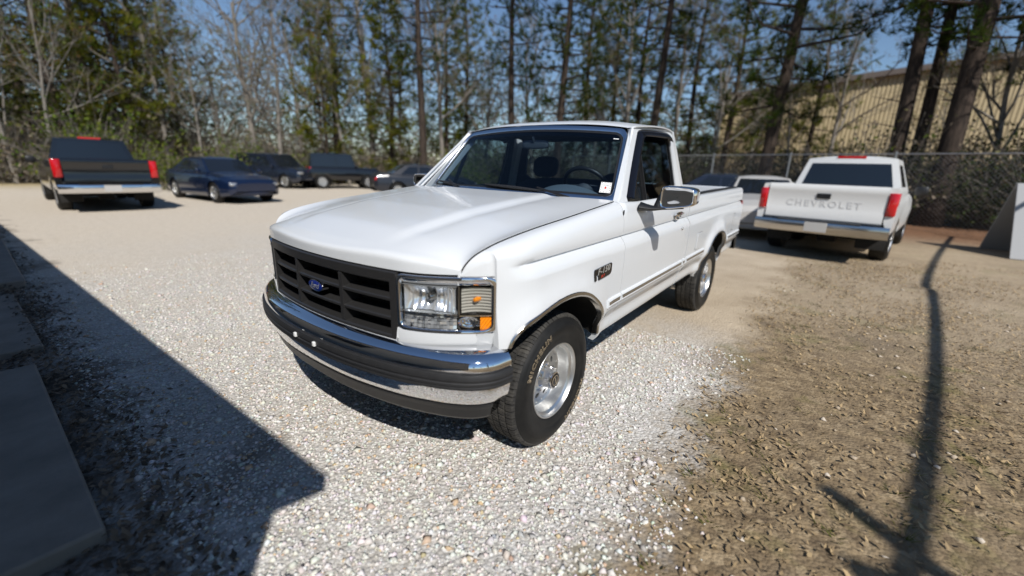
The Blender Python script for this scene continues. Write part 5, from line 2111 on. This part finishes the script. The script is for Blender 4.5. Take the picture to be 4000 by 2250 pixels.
def make_pine(seed, H, r0, c0, spread, dens=1.0, tone=(.045, .075, .018)):
    r = random.Random(seed)
    root = empty('pine_tree')
    mb = MB()
    pts, rad = [], []
    lx, ly = r.uniform(-.4, .4), r.uniform(-.4, .4)
    for i in range(13):
        t = i / 12
        pts.append(Vector((lx * t * t + .08 * math.sin(t * 7 + seed), ly * t * t + .08 * math.cos(t * 6), H * t - .1)))
        rad.append(r0 * (1 - .82 * t) * (1.25 if i == 0 else 1))
    mb.tube(pts, rad, 9)
    veg = Veg()
    def trunk_at(z):
        t = max(0, min(1, z / H)) * 12
        k = min(int(t), 11)
        return pts[k].lerp(pts[k + 1], t - k)
    nl = int((H - c0) * 5.2 * dens)
    # dead stubs low down
    for i in range(7):
        z = r.uniform(c0 * .35, c0)
        p = trunk_at(z)
        a = r.uniform(0, 6.28)
        mb.tube([p, p + Vector((math.cos(a), math.sin(a), .15)) * r.uniform(.4, 1.3)], [.025, .008], 4, False)
    for i in range(nl):
        z = lerp(c0, H * .99, (i + r.random()) / nl)
        u = (z - c0) / (H - c0)
        p = trunk_at(z)
        a = i * 2.4 + r.uniform(-.5, .5)
        L = spread * (math.sin(min(1, u * 1.3 + .22) * math.pi * .62) ** .8) * (1 - u * .75) * r.uniform(.55, 1.15) + .3
        up = lerp(-.05, .75, u) + r.uniform(-.15, .2)
        d = Vector((math.cos(a), math.sin(a), up)).normalized()
        q = p + d * L * .6 + Vector((0, 0, -.08 * L))
        e = p + d * L + Vector((0, 0, .10 * L))
        mb.tube([p, q, e], [.018 + .014 * L, .014 + .006 * L, .006], 4, False)
        nt = int((4 + L * 4.2) * dens)
        for k in range(nt):
            t = r.uniform(.30, 1.02)
            b = (p.lerp(q, t / .6) if t < .6 else q.lerp(e, (t - .6) / .4)) + rv(r, .16 * L + .10)
            g = r.uniform(.45, 1.35)
            w = r.random()
            col0 = (tone[0] * g * (1 + .9 * w), tone[1] * g * (1 + .55 * w), tone[2] * g)
            for _ in range(20):
                dd = (rv(r) + d * .7 + Vector((0, 0, .35))).normalized()
                ss = dd.cross(rv(r)).normalized()
                veg.quad(b, dd * r.uniform(.18, .34), ss * r.uniform(.007, .014), tuple(c * r.uniform(.8, 1.2) for c in col0))
    mb.build('trunk', MT['pinebark'], root, fixn=False, sharp=0)
    veg.build('crown', MT['leaf'], root)
    return root

def make_bare(seed, H, r0, leafy=0.0, lean=.0, tone=(.10, .11, .03)):
    r = random.Random(seed)
    root = empty('bare_tree')
    mb = MB()
    veg = Veg()
    def grow(p, d, L, rad, lev):
        n = 3 if lev > 1 else 5
        pts, rr = [p], [rad]
        q = p.copy(); dd = d.copy()
        for i in range(n):
            dd = (dd + rv(r, .22 if lev else .10) + Vector((0, 0, .07))).normalized()
            q = q + dd * (L / n)
            pts.append(q.copy()); rr.append(rad * (1 - .62 * (i + 1) / n))
        mb.tube(pts, rr, (8, 6, 4, 3, 3)[lev], False)
        if lev >= 3:
            for k in range(5):
                b = pts[r.randrange(1, len(pts))]
                t = (dd + rv(r, 1.1)).normalized()
                col = (.24, .205, .165) if r.random() > leafy else tuple(c * r.uniform(.6, 1.5) for c in tone)
                if col[0] == .24:
                    g = r.uniform(.6, 1.3)
                    veg.quad(b, t * r.uniform(.25, .55), t.cross(rv(r)).normalized() * .007, tuple(c * g for c in col))
                else:
                    for _ in range(5):
                        t2 = (t + rv(r, .8)).normalized()
                        veg.quad(b + rv(r, .15), t2 * r.uniform(.04, .08), t2.cross(rv(r)).normalized() * r.uniform(.012, .025), tuple(c * r.uniform(.8, 1.2) for c in col))
            return
        nb = (11, 6, 5)[lev]
        for i in range(nb):
            t = r.uniform(.30 if lev == 0 else .2, 1.0)
            k = min(int(t * n), n - 1)
            b = pts[k].lerp(pts[k + 1], t * n - k)
            ax = rv(r).normalized()
            nd = (dd * .75 + ax * .85 + Vector((0, 0, .25))).normalized()
            grow(b, nd, L * r.uniform(.38, .62) * (1.15 - .4 * t), rad * (1 - .6 * t) * .55, lev + 1)
    grow(Vector((0, 0, -.1)), Vector((lean, lean * .4, 1)).normalized(), H * .72, r0, 0)
    mb.build('trunk', MT['greybark'], root, fixn=False, sharp=0)
    veg.build('crown', MT['leaf'], root)
    return root

def make_shrub(seed, H, W, tones, n=900, leaf=.06, twig=90):
    r = random.Random(seed)
    root = empty('shrub')
    mb = MB()
    veg = Veg()
    for i in range(twig):
        a = r.uniform(0, 6.28); e = r.uniform(.25, 1.5)
        d = Vector((math.cos(a) * math.cos(e), math.sin(a) * math.cos(e), math.sin(e)))
        L = (W * math.cos(e) + H * math.sin(e)) * r.uniform(.5, 1.0)
        b = Vector((r.uniform(-.15, .15) * W, r.uniform(-.15, .15) * W, 0))
        m_ = b + d * L * .5 + rv(r, .12 * L)
        e_ = b + d * L + rv(r, .15 * L)
        mb.tube([b, m_, e_], [.014, .009, .004], 3, False)
        for k in range(int(n / twig)):
            t = r.uniform(.25, 1.05)
            p = (b.lerp(m_, t * 2) if t < .5 else m_.lerp(e_, (t - .5) * 2)) + rv(r, .18 + .05 * W)
            if p.z < .03: continue
            dd = rv(r).normalized()
            col = r.choice(tones)
            g = r.uniform(.6, 1.35)
            s = r.uniform(.6, 1.4) * leaf
            veg.quad(p, dd * s * 1.6, dd.cross(rv(r)).normalized() * s * .55, tuple(c * g for c in col))
    mb.build('stems', MT['greybark'], root, fixn=False, sharp=0)
    veg.build('foliage', MT['leaf'], root)
    return root

PT = (.040, .066, .017)
pines = [make_pine(1, 17, .24, 3.2, 3.6, 1.0, (.030, .048, .014)), make_pine(2, 20, .30, 5.0, 4.2, .95, (.030, .05, .014)), make_pine(3, 13, .19, 2.2, 3.1, 1.1, (.082, .108, .020)), make_pine(4, 18, .26, 6.5, 3.6, .9, (.034, .054, .014)), make_pine(5, 9, .13, .8, 2.3, 1.2, (.105, .125, .022))]
bares = [make_bare(21, 14, .17, .22, 0, (.15, .14, .05)), make_bare(22, 12, .13, .42, 0, (.15, .15, .04)), make_bare(23, 16, .22, .20, 0, (.17, .14, .06)), make_bare(24, 10, .10, .6, .06, (.17, .16, .04)), make_bare(25, 13, .15, .32, -.05, (.16, .14, .05))]
GRN = [(.11, .15, .025), (.15, .17, .03), (.07, .11, .02)]
BRN = [(.26, .21, .155), (.31, .26, .195), (.20, .165, .12), (.20, .185, .08)]
DRK = [(.035, .05, .015), (.05, .06, .02), (.07, .055, .035)]
shrubs = [make_shrub(41, 2.6, 1.9, GRN, 2600, .055, 140), make_shrub(42, 2.2, 2.0, BRN, 1100, .06, 150), make_shrub(43, 3.0, 2.2, DRK, 3200, .055, 160), make_shrub(44, 3.4, 1.8, BRN + GRN[:1], 1300, .06, 170), make_shrub(45, 1.7, 1.5, GRN[:2], 1100, .06)]
USED = set()
def put(proto, pos, rz, sc, label, cat, group, szz=None, tilt=(0, 0)):
    if id(proto) in USED: o = copy_tree(proto)
    else:
        o = proto; USED.add(id(proto))
    o.location = pos
    o.rotation_euler = (tilt[0], tilt[1], rz)
    o.scale = (sc, sc, szz or sc)
    tag(o, label, cat, group)
    return o
LP = {'pine': ('tall pine with a dark bare trunk', 'tree', 'tall pines behind the lot'),
      'young': ('shorter bushy pine with low green needles', 'tree', 'bushy pines behind the lot'),
      'bare': ('leafless grey-brown tree with fine twigs', 'tree', 'leafless trees behind the lot'),
      'green': ('bright yellow-green shrub', 'shrub', 'green shrubs at the wood edge'),
      'brown': ('dry brown brush clump at the wood edge', 'shrub', 'brown brush at the wood edge'),
      'dark': ('dark evergreen undergrowth clump', 'shrub', 'dark undergrowth by the fence')}
def where(g, px):
    for lim, ph in ((60, 'beyond the shaded slabs'), (420, 'behind the black pickup'), (620, 'behind the blue sedan'), (790, 'behind the dark wagon'), (960, 'behind the boxy off-roader'), (1240, 'above the white pickup hood'), (1500, 'behind the clean white pickup windscreen'), (1720, 'behind the clean white pickup cab'), (1900, 'over the clean white pickup bed'), (2130, 'behind the lettered tailgate pickup'), (2320, 'at the warehouse, behind the lettered tailgate pickup'), (9999, 'in front of the tan warehouse')):
        if px < lim: return (g[0] + ' ' + ph, g[1], g[2])
rt = random.Random(99)
def P_(px, dist): return at(px, dist)
# (kind, column in 2576, distance, scale)
for (k, px, ds, sc) in [
    (0, 180, 34, 1.0), (2, 250, 31, 1.05), (2, 330, 33, 1.15), (2, 455, 33, 1.2), (4, 400, 31, 1.2), (0, 520, 38, .8),
    (1, 880, 31, .95), (3, 1070, 27, 1.0), (2, 1175, 36, 1.1), (3, 1275, 27, .9), (0, 1385, 24, 1.0), (2, 1440, 33, 1.2), (2, 1500, 35, 1.2),
    (3, 1600, 26, 1.05), (2, 1680, 33, 1.2), (2, 1560, 34, 1.2), (2, 1770, 33, 1.1), (0, 1875, 21, 1.05), (2, 1960, 35, 1.0),
    (3, 2155, 20, 1.05), (3, 2205, 22, .9), (1, 2275, 19.5, 1.0), (1, 2620, 21, 1.0), (0, -60, 33, 1.0), (2, 60, 36, 1.0), (4, 1000, 30, 1.3), (4, 850, 29, 1.1), (2, 1130, 36, 1.1)]:
    g = LP['young'] if k in (2, 4) else LP['pine']
    put(pines[k], P_(px, ds), rt.uniform(0, 6.28), sc * rt.uniform(.94, 1.06), *where(g, px))
for (k, px, ds, sc) in [
    (0, 30, 32, .8), (1, 120, 30, .85), (3, 210, 28, .9), (2, 290, 36, .9), (4, 390, 35, .9), (0, 480, 31, .75), (3, 560, 30, .8), (1, 610, 33, .8),
    (2, 680, 32, .95), (4, 740, 30, 1.0), (0, 790, 33, 1.0), (1, 840, 31, 1.0), (3, 900, 29, 1.0), (2, 955, 33, 1.0), (4, 1020, 31, 1.0), (0, 1120, 30, 1.0),
    (1, 1220, 33, 1.0), (4, 1330, 32, 1.0), (3, 1460, 29, .9), (2, 1545, 33, 1.0), (0, 1640, 32, .95), (4, 1730, 31, .9), (1, 1830, 34, .95), (3, 1930, 27, .8),
    (0, 2020, 33, .8), (1, 2400, 22, .85), (2, 2480, 21, .9), (3, 2250, 26, .7), (2, 2760, 20, 1.0)]:
    put(bares[k], P_(px, ds), rt.uniform(0, 6.28), sc * rt.uniform(.92, 1.08), *where(LP['bare'], px))
for (k, px, ds, sc) in [
    (0, 320, 24.5, 1.15), (0, 300, 27, 1.0), (4, 490, 24, 1.0), (4, 400, 27, 1.2), (0, 660, 29, .9), (4, 800, 27.5, 1.0), (4, 1150, 25, 1.2), (0, 1180, 28, 1.0), (4, 600, 27, 1.1)]:
    put(shrubs[k], P_(px, ds), rt.uniform(0, 6.28), sc, *where(LP['green'], px))
for i in range(34):
    px = -80 + i * 45 + rt.uniform(-25, 25)
    put(shrubs[rt.choice((1, 3))], P_(px, rt.uniform(30.5, 36)), rt.uniform(0, 6.28), rt.uniform(.9, 1.5), *where(LP['brown'], px))
for i in range(30):
    px = 1380 + i * 43 + rt.uniform(-25, 25)
    ds = rt.uniform(24, 29) if px < 2100 else rt.uniform(19.5, 23)
    put(shrubs[2 if rt.random() < .7 else 3], P_(px, ds), rt.uniform(0, 6.28), rt.uniform(.7, 1.05), *where(LP['dark'], px))
# woodland behind it all: reads as one mass
veg = Veg()
rw_ = random.Random(5)
for i in range(52000):
    px = rw_.uniform(-250, 2900)
    ds = rw_.uniform(42, 62)
    if px > 1900: ds = rw_.uniform(50, 64)
    z = abs(rw_.gauss(0, 1)) * (5.6 if px < 1300 else 4.2) + .1
    if z > 12: continue
    p = at(px, ds, z)
    d = rv(rw_).normalized()
    g = rw_.uniform(.5, 1.3)
    col = rw_.choice([(.24, .20, .155), (.18, .16, .10), (.07, .09, .032), (.13, .14, .05), (.28, .24, .19)])
    s = rw_.uniform(.18, .5)
    veg.quad(p, d * s * 2.2, d.cross(rv(rw_)).normalized() * s * .16, tuple(c * g for c in col))
o = veg.build('distant_woods', MT['leaf'], None)
tag(o, 'hazy mass of far woodland closing the view behind the trees', 'woods', kind='stuff')
# trees and brush on the far side of the lot, behind the viewer (they show only in the chrome and the glass)
for a in range(-40, 100, 14):
    ang = math.radians(a)
    ds = 30 + rt.uniform(-3, 5)
    k = rt.randrange(5)
    pos = (CAM.x + ds * math.cos(ang), CAM.y + ds * math.sin(ang), 0)
    if rt.random() < .5: put(pines[k], pos, rt.uniform(0, 6), rt.uniform(.6, .8), 'pine in the tree belt on the far side of the lot, behind the viewer', 'tree', 'tree belt behind the viewer')
    else: put(bares[k], pos, rt.uniform(0, 6), rt.uniform(.7, .9), 'leafless tree in the belt on the far side of the lot, behind the viewer', 'tree', 'leafless belt behind the viewer')
